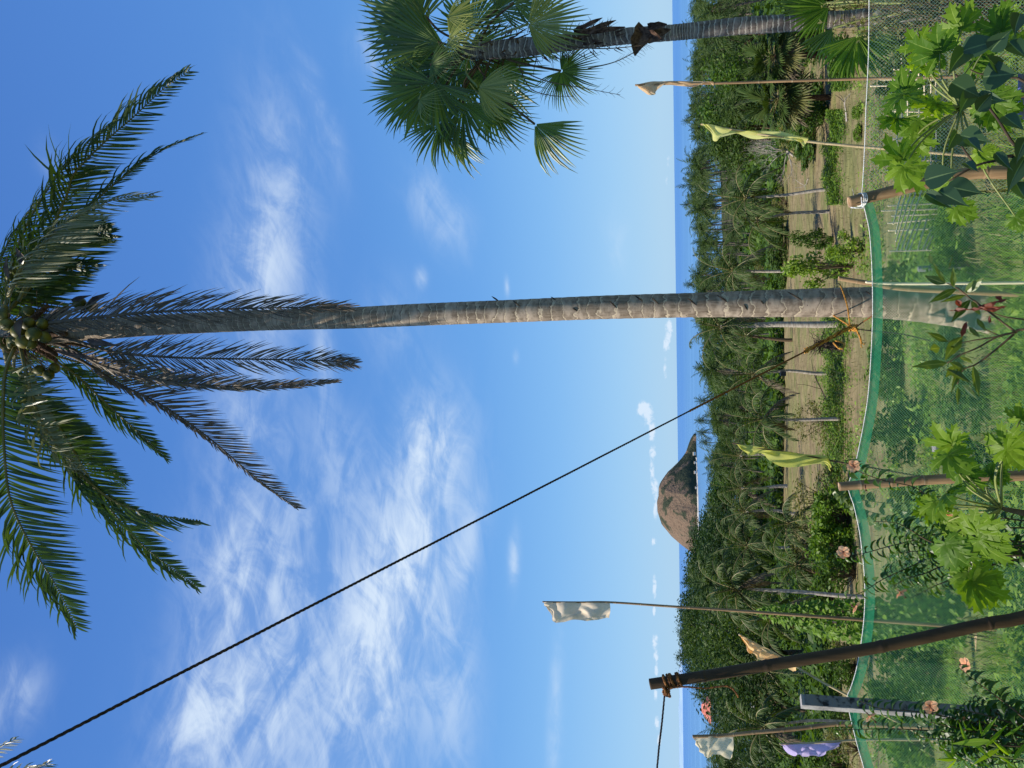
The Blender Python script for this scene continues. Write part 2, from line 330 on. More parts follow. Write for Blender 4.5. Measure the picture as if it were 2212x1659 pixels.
def frond(mr, ml, pts, n=60, L=.8, N=Vector((0, -1, 0)), ang=(60, 25), droop=.25, sides=(1, 1), wid=.036, r0=.028, start=.14, beta=0., segs=4, jit=.14, res=28, tw=.5, G=Vector((0, 0, -1)), rn=6):
    cp = catmull(pts, res); 
    if mr is not None: tube(mr, cp, [r0 * (1 - .88 * i / (res - 1)) for i in range(res)], rn)
    for i in range(n):
        s = start + (1 - start) * (i + .5) / n; f = s * (res - 1); k = min(int(f), res - 2); p = cp[k].lerp(cp[k + 1], f - k)
        T = (cp[k + 1] - cp[k]).normalized(); S0 = T.cross(N)
        if S0.length < .05: S0 = T.cross(Vector((1, 0, 0)))
        S0.normalize(); Nn = S0.cross(T).normalized()
        for sd, ml_ in ((1, sides[0]), (-1, sides[1])):
            if ml_ <= 0.02: continue
            le = L * ml_ * PROF((s - start) / (1 - start)) * ru(1 - jit, 1 + jit * .6)
            a = R(ang[0] + (ang[1] - ang[0]) * s + ru(-8, 8) + 9 * noise.noise(Vector((i * .35, L * 50 + sd * 7, 0)))); b = beta + ru(-.2, .2) + .5 * noise.noise(Vector((i * .3, 9, L * 30 + sd)))
            d = T * math.cos(a) + (S0 * sd * math.cos(b) + Nn * math.sin(b)) * math.sin(a)
            wv = (T - d * T.dot(d)).normalized(); nn = d.cross(wv); th = ru(-tw, tw); wv = wv * math.cos(th) + nn * math.sin(th)
            q = p + d * r0 * .3; var = rnd(); base = len(ml.v); kw = wid * ru(.75, 1.1) * (.6 + .4 * (1 - s))
            dr = droop * ru(.35, 1.65)
            for j in range(segs + 1):
                u = j / segs; ww = kw * (.45 + 1.0 * min(u * 3, 1) * .55) * (1 - u) ** .55 * .5 + .0008
                ml.add(q - wv * ww, (var, u, 0)); ml.add(q + wv * ww, (var, u, 0))
                d = (d + G * dr * (.5 + u)).normalized(); q = q + d * le / segs
            for j in range(segs):
                c = base + 2 * j; ml.f.append((c, c + 1, c + 3, c + 2))
def fan(mb, hub, A, N, rad, spread=220, nseg=34, split=.5, droop=.25, pleat=.25, G=Vector((0, 0, -1)), jit=.15, cup=0.0):
    A = Vector(A).normalized(); N = Vector(N); N = (N - A * N.dot(A)).normalized(); B = N.cross(A)
    dth = R(spread) / nseg
    for k in range(nseg):
        th = -R(spread) / 2 + dth * (k + .5); ed = abs(th) / (R(spread) / 2 + 1e-6)
        Lr = rad * (1 - .28 * ed ** 2) * ru(1 - jit, 1 + jit * .4); sp = split * ru(.8, 1.2); var = rnd(); base = len(mb.v)
        dd = (A * math.cos(th) + B * math.sin(th) + N * (cup + ru(-.05, .05))).normalized(); side = (-A * math.sin(th) + B * math.cos(th))
        g = droop * ru(.3, 1.9)
        rs = (.04, .25, sp, sp + (1 - sp) * .35, sp + (1 - sp) * .7, 1.0)
        pos = hub + dd * rs[0] * Lr; prev = rs[0]
        for j, r in enumerate(rs):
            pos = pos + dd * (r - prev) * Lr; prev = r
            hw = Lr * r * math.tan(dth / 2) * 1.02 if r <= sp else Lr * sp * math.tan(dth / 2) * (1 - (r - sp) / (1 - sp)) ** .8 + .001
            mb.add(pos - side * hw, (var, r, 0)); mb.add(pos + N * hw * pleat * 2, (var, r, 1)); mb.add(pos + side * hw, (var, r, 0))
            if r > .3: dd = (dd + G * g * r * .8).normalized()
        for j in range(5):
            c = base + 3 * j; mb.f.append((c, c + 1, c + 4, c + 3)); mb.f.append((c + 1, c + 2, c + 5, c + 4))
def blade(mb, p, d, n, L, wd, prof, bend=.3, fold=.2, G=Vector((0, 0, -1)), var=None, wave=0.):
    """a leaf: midrib with left and right halves; prof = half-width profile 0..1 along the midrib"""
    d = Vector(d).normalized(); n = Vector(n); n = (n - d * n.dot(d))
    if n.length < 1e-4: n = d.orthogonal()
    n.normalize(); sd = d.cross(n); var = rnd() if var is None else var; base = len(mb.v); K = len(prof); q = Vector(p)
    for j, wj in enumerate(prof):
        hw = wd * wj * .5 + .0006; wv = wave * L * math.sin(j * 2.1 + var * 6)
        mb.add(q - sd * hw + n * (fold * hw + wv), (var, j / K, 0)); mb.add(q, (var, j / K, 1)); mb.add(q + sd * hw + n * (fold * hw - wv), (var, j / K, 0))
        d2 = (d + G * bend / K).normalized(); n = (n - d2 * n.dot(d2)).normalized(); d = d2; sd = d.cross(n); q = q + d * L / (K - 1)
    for j in range(K - 1):
        c = base + 3 * j; mb.f.append((c, c + 1, c + 4, c + 3)); mb.f.append((c + 1, c + 2, c + 5, c + 4))
    return q
P_LANCE = (.08, .55, .9, 1, .88, .6, .28, .02); P_HEART = (.35, .95, 1, .95, .78, .55, .28, .08, .02); P_OVAL = (.1, .7, 1, .85, .45, .03)
def clump(mb, c, r, n, size, flat=.8):
    for _ in range(n):
        d = Vector((random.gauss(0, 1), random.gauss(0, 1), random.gauss(0, 1) * flat)); d.normalize(); d *= r * (rnd() ** .45)
        p = c + d; s = size * ru(.6, 1.3); a = Vector((ru(-1, 1), ru(-1, 1), ru(-.4, .6))).normalized(); b = a.orthogonal().normalized()
        b = (b * math.cos(t := ru(0, 6.28)) + a.cross(b) * math.sin(t)); var = rnd(); k = len(mb.v)
        for q in (p - a * s, p + b * s * .42, p + a * s, p - b * s * .42): mb.add(q, (var, 0, 0))
        mb.f.append((k, k + 1, k + 2, k + 3))
# ------------------------------------------------------------------ terrain
def lerp_tab(tab, x):
    if x <= tab[0][0]: return tab[0][1]
    for (a, b), (c, d) in zip(tab, tab[1:]):
        if x <= c: return b + (d - b) * (x - a) / (c - a)
    return tab[-1][1]
def py_az(py): return (829.5 - py) / FPX
SHORE = [(-.9, 118), (-.5, 140), (-.40, 150), (-.36, 172), (-.22, 178), (-.15, 192), (-.03, 208), (.06, 240), (.3, 258), (.9, 270)]
GT = [(-20, -2.3), (0, -2.6), (4, -2.75), (8, -3.1), (12, -3.95), (20, -5.3), (30, -6.6), (50, -8.9), (90, -11.4), (140, -12.9), (200, -13.8), (400, -14.4)]
def gz(x, y):
    z = 16 + lerp_tab(GT, y); a = x / max(y, 12)
    if y > 12: z += .35 * noise.noise(Vector((x * .09, y * .09, 1.3))) * min((y - 12) / 12, 1) + .10 * noise.noise(Vector((x * .5, y * .5, 7)))
    else: z += .10 * noise.noise(Vector((x * .5, y * .5, 7)))
    if y > 70:                                              # wooded hill on the left, above the bay
        z += 6.6 * math.exp(-((a + .315) / .085) ** 2) * math.exp(-((y - 150) / 34) ** 2)
    sh = lerp_tab(SHORE, a)
    if y > sh - 8: z = z + (-1.5 - z) * min(1, max(0, (y - sh + 8) / 16)) ** 1.2
    return z
mb = MB(); NY, NX = 230, 190
for i in range(NY):
    y = -14 + 330 * (i / (NY - 1)) ** 2.1
    for j in range(NX):
        x = (-1.1 + 2.2 * j / (NX - 1)) * (y + 30); mb.add((x, y, gz(x, y)))
for i in range(NY - 1):
    for j in range(NX - 1):
        c = i * NX + j; mb.f.append((c, c + 1, c + NX + 1, c + NX))
mt, t = newmat('ground_soil'); geo = t.n('ShaderNodeNewGeometry').outputs['Position']; gx, gy, _ = t.sep(geo)
na = t.noise(geo, .13, 5, .6, .4); nb = t.noise(geo, 1.1, 6, .65); ncc = t.noise(geo, 14, 4, .6)
st = t.noise(t.vec(t.ma('MULTIPLY', gx, .085), t.ma('MULTIPLY', gy, .17), 0.), 1.0, 8, .65, 1.2)
soil = t.mix(t.rng(nb, .3, .7), (.145, .115, .06), (.26, .21, .112)); soil = t.mix(t.ma('MULTIPLY', t.rng(ncc, .45, .70), .6), soil, (.075, .055, .034)); soil = t.mix(t.ma('MULTIPLY', t.rng(t.noise(geo, .45, 7, .7, .8), .54, .62), .55), soil, (.085, .06, .038))
grs = t.mix(t.rng(nb, .3, .7), (.055, .095, .018), (.14, .18, .042))
gmask = t.ma('ADD', t.rng(st, .47, .62), t.ma('MULTIPLY', t.rng(na, .45, .65), .5), clamp=True)
gmask = t.ma('MULTIPLY', gmask, .52)
nearg = t.rng(gy, 30., 12., 0., .8)
far = t.rng(gy, 84., 100.)
gm = t.ma('MAXIMUM', t.ma('MAXIMUM', gmask, nearg), far)
gc = t.mix(gm, soil, grs); gc = t.mix(far, gc, t.mix(t.rng(nb, .35, .65), (.022, .036, .012), (.06, .065, .026)))
finish(t, t.n('ShaderNodeBsdfPrincipled', inp={'Base Color': gc, 'Roughness': .95, 'Specular IOR Level': .1, 'Normal': t.n('ShaderNodeBump', inp={'Strength': .7, 'Distance': .08, 'Height': t.ma('ADD', nb, t.ma('MULTIPLY', ncc, .3))}).outputs[0]}).outputs[0])
tag(mb.build('ground', mt, smooth=True), kind='structure')
def on(x, y): return Vector((x, y, gz(x, y)))
def G(px, py):
    """the ground point seen at a photo position"""
    r = ray(px, py); r = r / r.y; y = 3.5
    while y < 300:
        p = EYE + r * y
        if p.z < gz(p.x, p.y): return on(p.x, y)
        y += .1 if y < 30 else .5
    return on(p.x, 250)

# sea
mb = MB(); rings = [0, 60, 150, 300, 700, 2000, 6000, 20000, 60000]; NS = 48
for r in rings:
    for k in range(NS): an = 2 * math.pi * k / NS; mb.add((math.sin(an) * r, 160 + math.cos(an) * r, 0))
for i in range(len(rings) - 1):
    for k in range(NS):
        a = i * NS + k; b = i * NS + (k + 1) % NS; mb.f.append((a, b, b + NS, a + NS))
mt, t = newmat('sea_water'); geo = t.n('ShaderNodeNewGeometry').outputs['Position']; gx, gy, _ = t.sep(geo)
s1 = t.noise(t.vec(t.ma('MULTIPLY', gx, .0012), t.ma('MULTIPLY', gy, .010), 0.), 1.0, 8, .6, .2)
wv = t.noise(t.vec(t.ma('MULTIPLY', gx, .35), t.ma('MULTIPLY', gy, .9), 0.), 1.0, 5, .6)
dist = t.rng(gy, 250., 2600.)
wc = t.mix(dist, (.080, .200, .37), (.054, .160, .37)); wc = t.mix(t.ma('MULTIPLY', t.rng(s1, .52, .62), .35), wc, (.14, .30, .52))
wc = t.mix(t.rng(gy, 12000., 50000., 0., .8), wc, (.032, .125, .36))
finish(t, t.n('ShaderNodeBsdfPrincipled', inp={'Base Color': wc, 'Roughness': .42, 'Specular IOR Level': .14, 'Normal': t.n('ShaderNodeBump', inp={'Strength': .5, 'Distance': .5, 'Height': wv}).outputs[0]}).outputs[0])
tag(mb.build('sea_water', mt), kind='structure')

# distant low headland beyond the sea on the left
mb = MB(); Yh = 7000
for i, py in enumerate(range(1365, 1820, 12)):
    h = 34 * (1 - math.exp(-(i / 7) ** 1.3)) * (1 + .5 * noise.noise(Vector((i * .31, 0, 0)))); x = P(1470, py, Yh).x
    for dy, z in ((0, -3), (120, h * .7), (400, h), (900, -3)): mb.add((x, Yh + dy, z))
n = len(mb.v) // 4
for i in range(n - 1):
    for k in range(3): c = i * 4 + k; mb.f.append((c, c + 4, c + 5, c + 1))
tag(mb.build('far_headland', plain('far_land_hazed', (.22, .34, .50), (.26, .38, .55), .01), smooth=True), kind='structure')  # distance haze is put into this blue land colour

# island
IY = 700.; i0 = P(1498, 1190, IY).x; i1 = P(1494, 935, IY).x
ridge = [(1200, 1499), (1190, 1490), (1175, 1470), (1155, 1448), (1130, 1428), (1105, 1420), (1085, 1418), (1070, 1421), (1050, 1422), (1035, 1432), (1020, 1442), (1005, 1456), (990, 1471), (978, 1480), (968, 1484), (958, 1487), (946, 1492), (938, 1497)]
mb = MB(); nu, nv = 150, 60
rx = sorted((P(px, py, IY).x, max(P(px, py, IY).z - .35, -2)) for py, px in ridge)
for i in range(nu):
    x = rx[0][0] + (rx[-1][0] - rx[0][0]) * i / (nu - 1); h = lerp_tab(rx, x)
    for j in range(nv):
        v = -1 + 2 * j / (nv - 1); dp = max(8, h * 1.55); pf = max(0, math.cos(v * math.pi / 2)) ** .62 if abs(v) < 1 else 0
        z = h * pf; nz = noise.fractal(Vector((x * .035, v * 2.0, 3)), 1, 2.1, 6)
        mb.add((x + 1.6 * nz * (h / 30), IY + v * dp, z + nz * 2.2 * min(h / 15, 1) * (1 - pf * pf * .6) - (1.2 if abs(v) > .97 else 0)))
for i in range(nu - 1):
    for j in range(nv - 1): c = i * nv + j; mb.f.append((c, c + nv, c + nv + 1, c + 1))
mt, t = newmat('island_rock'); geo = t.n('ShaderNodeNewGeometry').outputs['Position']; gx, gy, gz_ = t.sep(geo)
na = t.noise(geo, .06, 8, .65, .6); nb = t.noise(geo, .35, 6, .65)
c = t.mix(t.rng(nb, .3, .7), (.135, .095, .065), (.235, .165, .112))
mk = t.ma('ADD', na, t.ma('ADD', t.rng(gx, i0 + 25, i1 - 30, -.03, .10), t.rng(gz_, 14., 2., -.02, .06)))  # shaded right side painted in: dark patches grow towards it
c = t.mix(t.rng(mk, .52, .60), c, (.040, .052, .032)); c = t.mix(t.ma('MULTIPLY', t.rng(nb, .5, .7), .6), c, (.06, .06, .04))
finish(t, t.n('ShaderNodeBsdfPrincipled', inp={'Base Color': c, 'Roughness': .95, 'Specular IOR Level': .1, 'Normal': t.n('ShaderNodeBump', inp={'Strength': 1., 'Distance': 2.5, 'Height': t.ma('ADD', na, nb)}).outputs[0]}).outputs[0])
tag(mb.build('island_hill', mt, smooth=True), kind='structure')
mb = MB()                                       # pale beach strip at the foot of the island
for i in range(60):
    x = i0 + 2 + (i1 - 22 - i0) * i / 59; h = lerp_tab(rx, x); y0 = IY - max(8, h * 1.55)
    for dy, z in ((-3.5, .05), (1.5, 1.1), (4, .9)): mb.add((x, y0 + dy + ru(-.8, .8), z))
for i in range(59):
    for k in range(2): c = i * 3 + k; mb.f.append((c, c + 3, c + 4, c + 1))
tag(mb.build('island_beach', plain('pale_sand', (.32, .31, .29), (.5, .48, .42), .3)), kind='structure')
for k, (px, py, s) in enumerate([(1497, 985, .85), (1500, 1003, .6), (1500.5, 1021, .7), (1500.5, 1050, .5)]):
    p = P(px, py, IY - 36 + 0 * k); p.z = 1.0; p.y = IY - max(8, lerp_tab(rx, p.x) * 1.55) - 1
    r = thing('beach_hut', ['white hut at the right end of the island beach', 'small pale hut at the island shore, second from the right', 'pale hut at the island shore, third from the right', 'small pale hut at the foot of the bare island slope'][k], 'hut', p, 'huts on the island beach')
    w_ = MB(); b = [(-1.6, -1), (1.6, -1), (1.6, 1), (-1.6, 1)]
    for zz in (0, 2.2):
        for (x, y) in b: w_.add(p + Vector((x * s, y * s, zz * s * .8)))
    w_.f += [(0, 1, 5, 4), (1, 2, 6, 5), (2, 3, 7, 6), (3, 0, 4, 7)]; w_.build('wall', M['white'], r)
    w_ = MB(); zt = 2.2 * s * .8
    for (x, y, z) in ((-1.9, -1.3, zt), (1.9, -1.3, zt), (1.9, 1.3, zt), (-1.9, 1.3, zt), (-1.9, 0, zt + .9 * s), (1.9, 0, zt + .9 * s)): w_.add(p + Vector((x * s, y * s, z)))
    w_.f += [(0, 1, 5, 4), (2, 3, 4, 5), (0, 4, 3), (1, 2, 5)]; w_.build('roof', M['greywood'], r)

# ------------------------------------------------------------------ plant prototypes for the grove
protos = []
def far_palm(h, lean, nfr, seed, dry=3, fl=3.4, lod=16, green='far_frond'):
    random.seed(seed); root = thing('coconut_palm', 'coconut palm', 'palm tree')
    top = Vector((lean[0], lean[1], h)); mb_ = MB(); pts = catmull([Vector((0, 0, -.3)), Vector((lean[0] * .12, lean[1] * .12, h * .2)), Vector((lean[0] * .55, lean[1] * .55, h * .62)), top], 9)
    tube(mb_, pts, [.24, .17] + [.14 - .045 * i / 7 for i in range(7)], 7); mb_.build('trunk', M['fartrunk'], root, smooth=True)
    ml = MB(); md = MB()
    for k in range(nfr):
        el = R(80 - 118 * (k / nfr) ** .9 + ru(-8, 8)); az = k * 2.399 + ru(-.25, .25); L = fl * ru(.82, 1.1) * (1 if k > 3 else .75)
        d = Vector((math.cos(az) * math.cos(el), math.sin(az) * math.cos(el), math.sin(el))); p = top.copy(); pts = [p.copy()]
        for j in range(7): pts.append(pts[-1] + d * L / 7); d = (d + Vector((0, 0, -1)) * (.10 + .05 * j) * ru(.8, 1.2)).normalized()
        N_ = Vector((0, 0, 1)) if abs(d.z) < .95 else Vector((1, 0, 0))
        frond(ml, ml, pts, lod, .75, N=N_, ang=(62, 26), droop=.30, wid=.13, r0=.028, start=.08, beta=-.35, segs=2, res=9, rn=3)
    for k in range(dry):
        az = ru(0, 6.28); L = fl * ru(.6, .8); d = Vector((math.cos(az) * .35, math.sin(az) * .35, -1)).normalized(); pts = [top - Vector((0, 0, .1)), top + Vector((math.cos(az), math.sin(az), -.4)) * .5]
        for j in range(4): pts.append(pts[-1] + d * L / 5)
        frond(md, md, pts, 9, .55, N=Vector((math.cos(az), math.sin(az), .2)), ang=(40, 20), droop=.8, wid=.11, r0=.025, segs=2, res=7, rn=3)
    ml.build('crown', M[green], root)
    if dry: md.build('dead_fronds', M['far_frond_dry'], root)
    mb_ = MB()
    for k in range(6):
        a = ru(0, 6.28); sphere(mb_, top + Vector((math.cos(a) * .25, math.sin(a) * .25, -.3)), .13, 6, 4)
    mb_.build('coconuts', M['nut'], root, smooth=True)
    return root, kids(root)
def sphere(mb, c, r, n=12, k=8, sq=(1, 1, 1), rot=None, tip=0):
    base = len(mb.v)
    for i in range(k + 1):
        ph = math.pi * i / k
        for j in range(n):
            th = 2 * math.pi * j / n; v = Vector((math.sin(ph) * math.cos(th) * sq[0], math.sin(ph) * math.sin(th) * sq[1], math.cos(ph) * sq[2] * (1 + tip * max(0, -math.cos(ph)) ** 3)))
            if rot: v = rot @ v
            mb.add(Vector(c) + v * r, (0, i / k, 0))
    for i in range(k):
        for j in range(n):
            a = base + i * n + j; b = base + i * n + (j + 1) % n; mb.f.append((a, a + n, b + n, b))
def far_tree(h, w_, seed, mat, n_cl=38, per=150, size=.155, trunk=True, name='broadleaf_tree'):
    random.seed(seed); root = thing(name, 'tree', 'tree'); mb_ = MB(); ml = MB(); cs = []
    for k in range(n_cl):
        a = ru(0, 6.28); e = ru(-.35, 1.0); rr = (1 - max(e, 0) ** 2 * .8) ** .5 * (rnd() ** .4)
        c = Vector((math.cos(a) * rr * w_ * .5, math.sin(a) * rr * w_ * .5, h * (.62 + .34 * e) * ru(.92, 1.02))); cs.append(c)
        clump(ml, c, w_ * ru(.11, .20), per, size)
    if trunk:
        tube(mb_, [(0, 0, -.3), (w_ * .02, 0, h * .25), (0, w_ * .03, h * .55)], [h * .032, h * .024, h * .016], 7)
        for c in cs[::4]: tube(mb_, [(0, w_ * .01, h * .3), c * .55 + Vector((0, 0, h * .18)), c], [h * .014, h * .009, .01], 4)
        mb_.build('trunk', M['wood'], root, smooth=True)
    ml.build('crown', M[mat], root); return root, kids(root)
PALMS = [far_palm(8.5, (.5, .2), 26, 1), far_palm(9.5, (-.9, .3), 24, 2, 5), far_palm(7, (1.2, -.3), 25, 3, 2), far_palm(9, (.1, -.8), 28, 4, 4), far_palm(6, (-.4, .5), 24, 5, 2), far_palm(8, (-1.5, 0), 24, 6, 6)]
PH = [8.5, 9.5, 7, 9, 6, 8]
TREES = [far_tree(8, 8, 11, 'broad'), far_tree(7, 9, 12, 'broad_dark', 40), far_tree(9, 7, 13, 'broad_dark'), far_tree(6, 7, 14, 'broad', 30), far_tree(6, 6, 15, 'bush', 26)]
TH = [8.3, 7.2, 9.2, 6.2, 6.2]; TW = [8, 9, 7, 7, 6]
used = set()
def place(lib, i, loc, rz=0, sc=1, **kw):
    root, ch = lib[i]; key = (id(lib), i)
    if key in used: return copy_tree(root, ch, loc, rz, sc, **kw)
    used.add(key); root.location = loc; root.rotation_euler = (0, 0, rz); root.scale = sc if isinstance(sc, tuple) else (sc,) * 3; tag(root, **kw); return root
TOPL = [(-150, 1497), (0, 1495), (60, 1489), (130, 1492), (200, 1490), (260, 1483), (330, 1493), (440, 1484), (520, 1500), (600, 1500), (620, 1488), (640, 1500), (700, 1502), (760, 1512), (830, 1520), (870, 1522), (960, 1530), (1030, 1527), (1100, 1520), (1130, 1512), (1160, 1492), (1200, 1472), (1245, 1466), (1300, 1459), (1350, 1455), (1398, 1457), (1418, 1492), (1440, 1518), (1470, 1530), (1600, 1530), (1800, 1532)]
FIELD = [(-200, 40), (250, 40), (330, 1000), (1180, 1000), (1260, 40), (1900, 40)]
def field_far(py):
    """nearest distance at which the grove stands, by direction"""
    return lerp_tab([(-200, 52), (120, 56), (330, 72), (420, 88), (1140, 90), (1200, 64), (1300, 46), (1800, 44)], py)
def side(py): return 'right of the tall trunk' if py < 650 else ('between the tall trunk and the island' if py < 1000 else ('below the island and the wooded hill' if py < 1400 else 'behind the leaning bamboo pole'))
random.seed(21); cnt = {'p': 0, 't': 0}
rows = [246, 233, 220, 207, 194, 180, 166, 153, 141, 130, 119, 109, 100, 91, 83, 76, 69, 62, 56, 50]
for ri, Y in enumerate(rows):
    sp = 7.0 if Y > 150 else (6.4 if Y > 90 else 6.8); x = -.60 * Y - ru(0, 6)
    while x < .60 * Y:
        x += sp * ru(.8, 1.2); y = Y + ru(-5, 5); a = x / y; py = 829.5 - a * FPX * (.985)
        sh = lerp_tab(SHORE, a)
        if y > sh - 11 or y < field_far(py): continue
        loc = on(x, y); hmax = P(lerp_tab(TOPL, py), py, y).z - loc.z
        hill = 1120 < py < 1432 and y > 84
        btree = rnd() < (.96 if hill else (.55 if 760 < py < 1130 and y > 120 else (.38 if py > 1430 and y > 105 else .13)))
        zone = 'far' if y > 150 else ('middle' if y > 95 else 'near')
        if btree:
            i = random.choice([1, 2, 1, 0]) if (hill or y > 140) else random.choice([0, 1, 3, 4]); want = ru(5.5, 8.5)
            if hill: want = ru(7, 11)
            if y > sh - 45: want = min(hmax * ru(.85, .97), 12)
            want = min(want, hmax * .93)
            if want < 2.2: continue
            s = want / TH[i]; sw = s * ru(.9, 1.25); cnt['t'] += 1
            place(TREES, i, loc, ru(0, 6.28), (sw, sw, s), label='rounded green tree in the %s grove, %s' % (zone, side(py)) if not hill else 'dark rounded tree on the wooded hill above the bay', cat='tree', group=('broadleaf trees in the %s grove %s' % (zone, side(py))) if not hill else 'trees on the wooded hill')
        else:
            i = random.randrange(6); want = ru(6.2, 9.8) if y > 95 else ru(4.2, 7.6)
            if y > sh - 42: want = max(want, hmax * ru(.75, .92))
            want = min(want, hmax - (2.1 if y > 150 else 1.5))
            if want < 3: continue
            if y < 95 and 250 < py < 1190: want = min(want, 6)
            s = want / PH[i]; s2 = max(.72, min(1.15, s)) * ru(.9, 1.08); cnt['p'] += 1
            place(PALMS, i, loc, ru(0, 6.28), (s2, s2, s), label='coconut palm in the %s grove, %s' % (zone, side(py)), cat='palm tree', group='coconut palms in the %s grove %s' % (zone, side(py)))
for ri, Y in enumerate([185, 168, 156, 146, 136, 126, 116, 107, 99, 93]):
    x = -.58 * Y + ru(0, 8)
    while x < .58 * Y:
        x += ru(11, 17); y = Y + ru(-4, 4); a = x / y; py = 829.5 - a * FPX * .985
        if y > lerp_tab(SHORE, a) - 14 or y < field_far(py) + 3 or 1120 < py < 1432: continue
        i = random.choice([4, 2, 4, 0]); want = ru(2.6, 4.6); cnt['p'] += 1
        place(PALMS, i, on(x, y), ru(0, 6.28), (.85, .85, want / PH[i]), label='young low palm filling the grove between taller trunks, ' + side(py), cat='palm tree', group='young palms in the grove ' + side(py))
print('palms, trees', cnt)
for lib in (PALMS, TREES):
    for i in range(len(lib)):
        if (id(lib), i) not in used: print('unused proto', i)

# individually seen palms in the field: (crown px, crown py, base px, base py, fronds, frond length, label)
random.seed(5)
SOLO = [(1612, 428, 1802, 408, 15, 3.6, 'coconut palm with a curved bare trunk in the field, right of the bright bush'),
    (1636, 476, 1792, 456, 13, 3.2, 'slim leaning coconut palm beside the one with the curved trunk'),
    (1585, 585, 1775, 583, 15, 3.5, 'coconut palm with hanging yellow fronds just right of the tall trunk'),
    (1556, 706, 1812, 700, 20, 3.6, 'tall coconut palm with a thick grey trunk just left of the tall trunk'),
    (1612, 725, 1712, 735, 12, 2.6, 'small dark palm at the edge of the field, left of the thick grey trunk'),
    (1630, 808, 1792, 806, 14, 3.3, 'coconut palm with a small box on its thin trunk'),
    (1650, 905, 1818, 905, 15, 3.4, 'coconut palm with a pale trunk base standing behind the olive shrub'),
    (1598, 985, 1700, 985, 14, 3.0, 'palm behind the top of the central yellow flag'),
    (1602, 1055, 1702, 1050, 13, 2.8, 'slim palm at the field edge, right of the bamboo fence post'),
    (1610, 1105, 1740, 1110, 15, 3.0, 'palm above the pale corner of the field'),
    (1616, 1180, 1780, 1182, 17, 3.3, 'palm with a brown trunk below the wooded hill'),
    (1590, 1272, 1868, 1290, 20, 3.7, 'tall palm with a pale grey trunk left of the hibiscus flower'),
    (1722, 1220, 1800, 1245, 15, 3.2, 'short palm with a thick dark trunk near the fence'),
    (1706, 1130, 1800, 1120, 15, 3.3, 'short palm with yellow midribs below the field corner'),
    (1668, 1335, 1840, 1345, 15, 3.3, 'palm between the ivy column and the wooded hill'),
    (1650, 1570, 1880, 1560, 16, 3.5, 'palm with yellow midribs behind the lilac flag'),
    (1660, 1450, 1800, 1450, 14, 3.4, 'palm behind the leaning bamboo pole, near the orange flag')]
for ci, (cx, cy, bx, by, nf, fl, lab) in enumerate(SOLO):
    b = G(bx, by); top = P(cx, cy, b.y + ru(-.5, .5)); r = thing('coconut_palm', lab, 'palm tree', b, 'coconut palms standing clear in the field')
    h = (top - b).length; side_ = (top - b); k = MB(); f = max(.6, min(1.2, b.y / 55))
    cvf = .25 if ci in (3, 11) else 1; mid1 = b.lerp(top, .18) + Vector((-.10 * side_.x, 0, 0)) * cvf; mid2 = b.lerp(top, .55) + Vector((.04 * h * (1 if ci % 2 else -.3) * cvf, 0, 0))
    pts = catmull([b - Vector((0, 0, .3)), mid1, mid2, top], 26); rr = m({3: 8.0, 11: 5.4, 12: 7}.get(ci, 4.2), b)
    tube(k, pts, [rr * (1.7 if i == 0 else 1.25 if i == 1 else 1.05 - .45 * i / 25) for i in range(26)], 8, attr=lambda i, kk: (0, i * 2.0, kk)); k.build('trunk', M['solotrunk'] if ci not in (4, 12) else M['wood'], r, smooth=True)
    for q in range(nf):
        el = R(78 - 128 * (q / nf) + ru(-8, 8)); az = q * 2.399 + ru(-.3, .3); L = m(fl * 30, top) * ru(.8, 1.05)
        d = Vector((math.cos(az) * math.cos(el), math.sin(az) * math.cos(el), math.sin(el))); pp = [top.copy()]
        for j in range(7): pp.append(pp[-1] + d * L / 7); d = (d + Vector((0, 0, -1)) * (.09 + .07 * j) * ru(.8, 1.2)).normalized()
        fr = MB(); dry = q > nf - 3 and ci % 3 != 1
        frond(None, fr, pp, 34, L * .27, N=Vector((0, 0, 1)), ang=(62, 26), droop=.45, wid=.075, r0=.03, start=.08, beta=-.35, segs=3, res=12)
        fo = fr.build('frond', M['far_frond_dry' if dry else 'far_frond'], r)
        fr = MB(); tube(fr, catmull(pp, 12), [.035 * (1 - .85 * i / 11) for i in range(12)], 4); fr.build('midrib', M['rachis'], fo)
    k = MB()
    for q in range(7): a = ru(0, 6.28); sphere(k, top + Vector((math.cos(a) * .24, math.sin(a) * .24, -.3)), .12, 8, 6)
    k.build('coconuts', M['nut'], r, smooth=True)
    if ci == 5:
        k = MB(); c = b.lerp(top, .62) + Vector((.0, -.2, 0))
        box = [(x_ * .6, y_ , z_ * .55) for x_, y_, z_ in [(-.22, -.05, -.28), (.22, -.05, -.28), (.22, .05, -.28), (-.22, .05, -.28), (-.22, -.05, .28), (.22, -.05, .28), (.22, .05, .28), (-.22, .05, .28)]]
        for q in box: k.add(c + Vector(q))
        k.f += [(0, 1, 5, 4), (1, 2, 6, 5), (2, 3, 7, 6), (3, 0, 4, 7), (4, 5, 6, 7), (3, 2, 1, 0)]; k.build('box', M['panel_dark'], r)

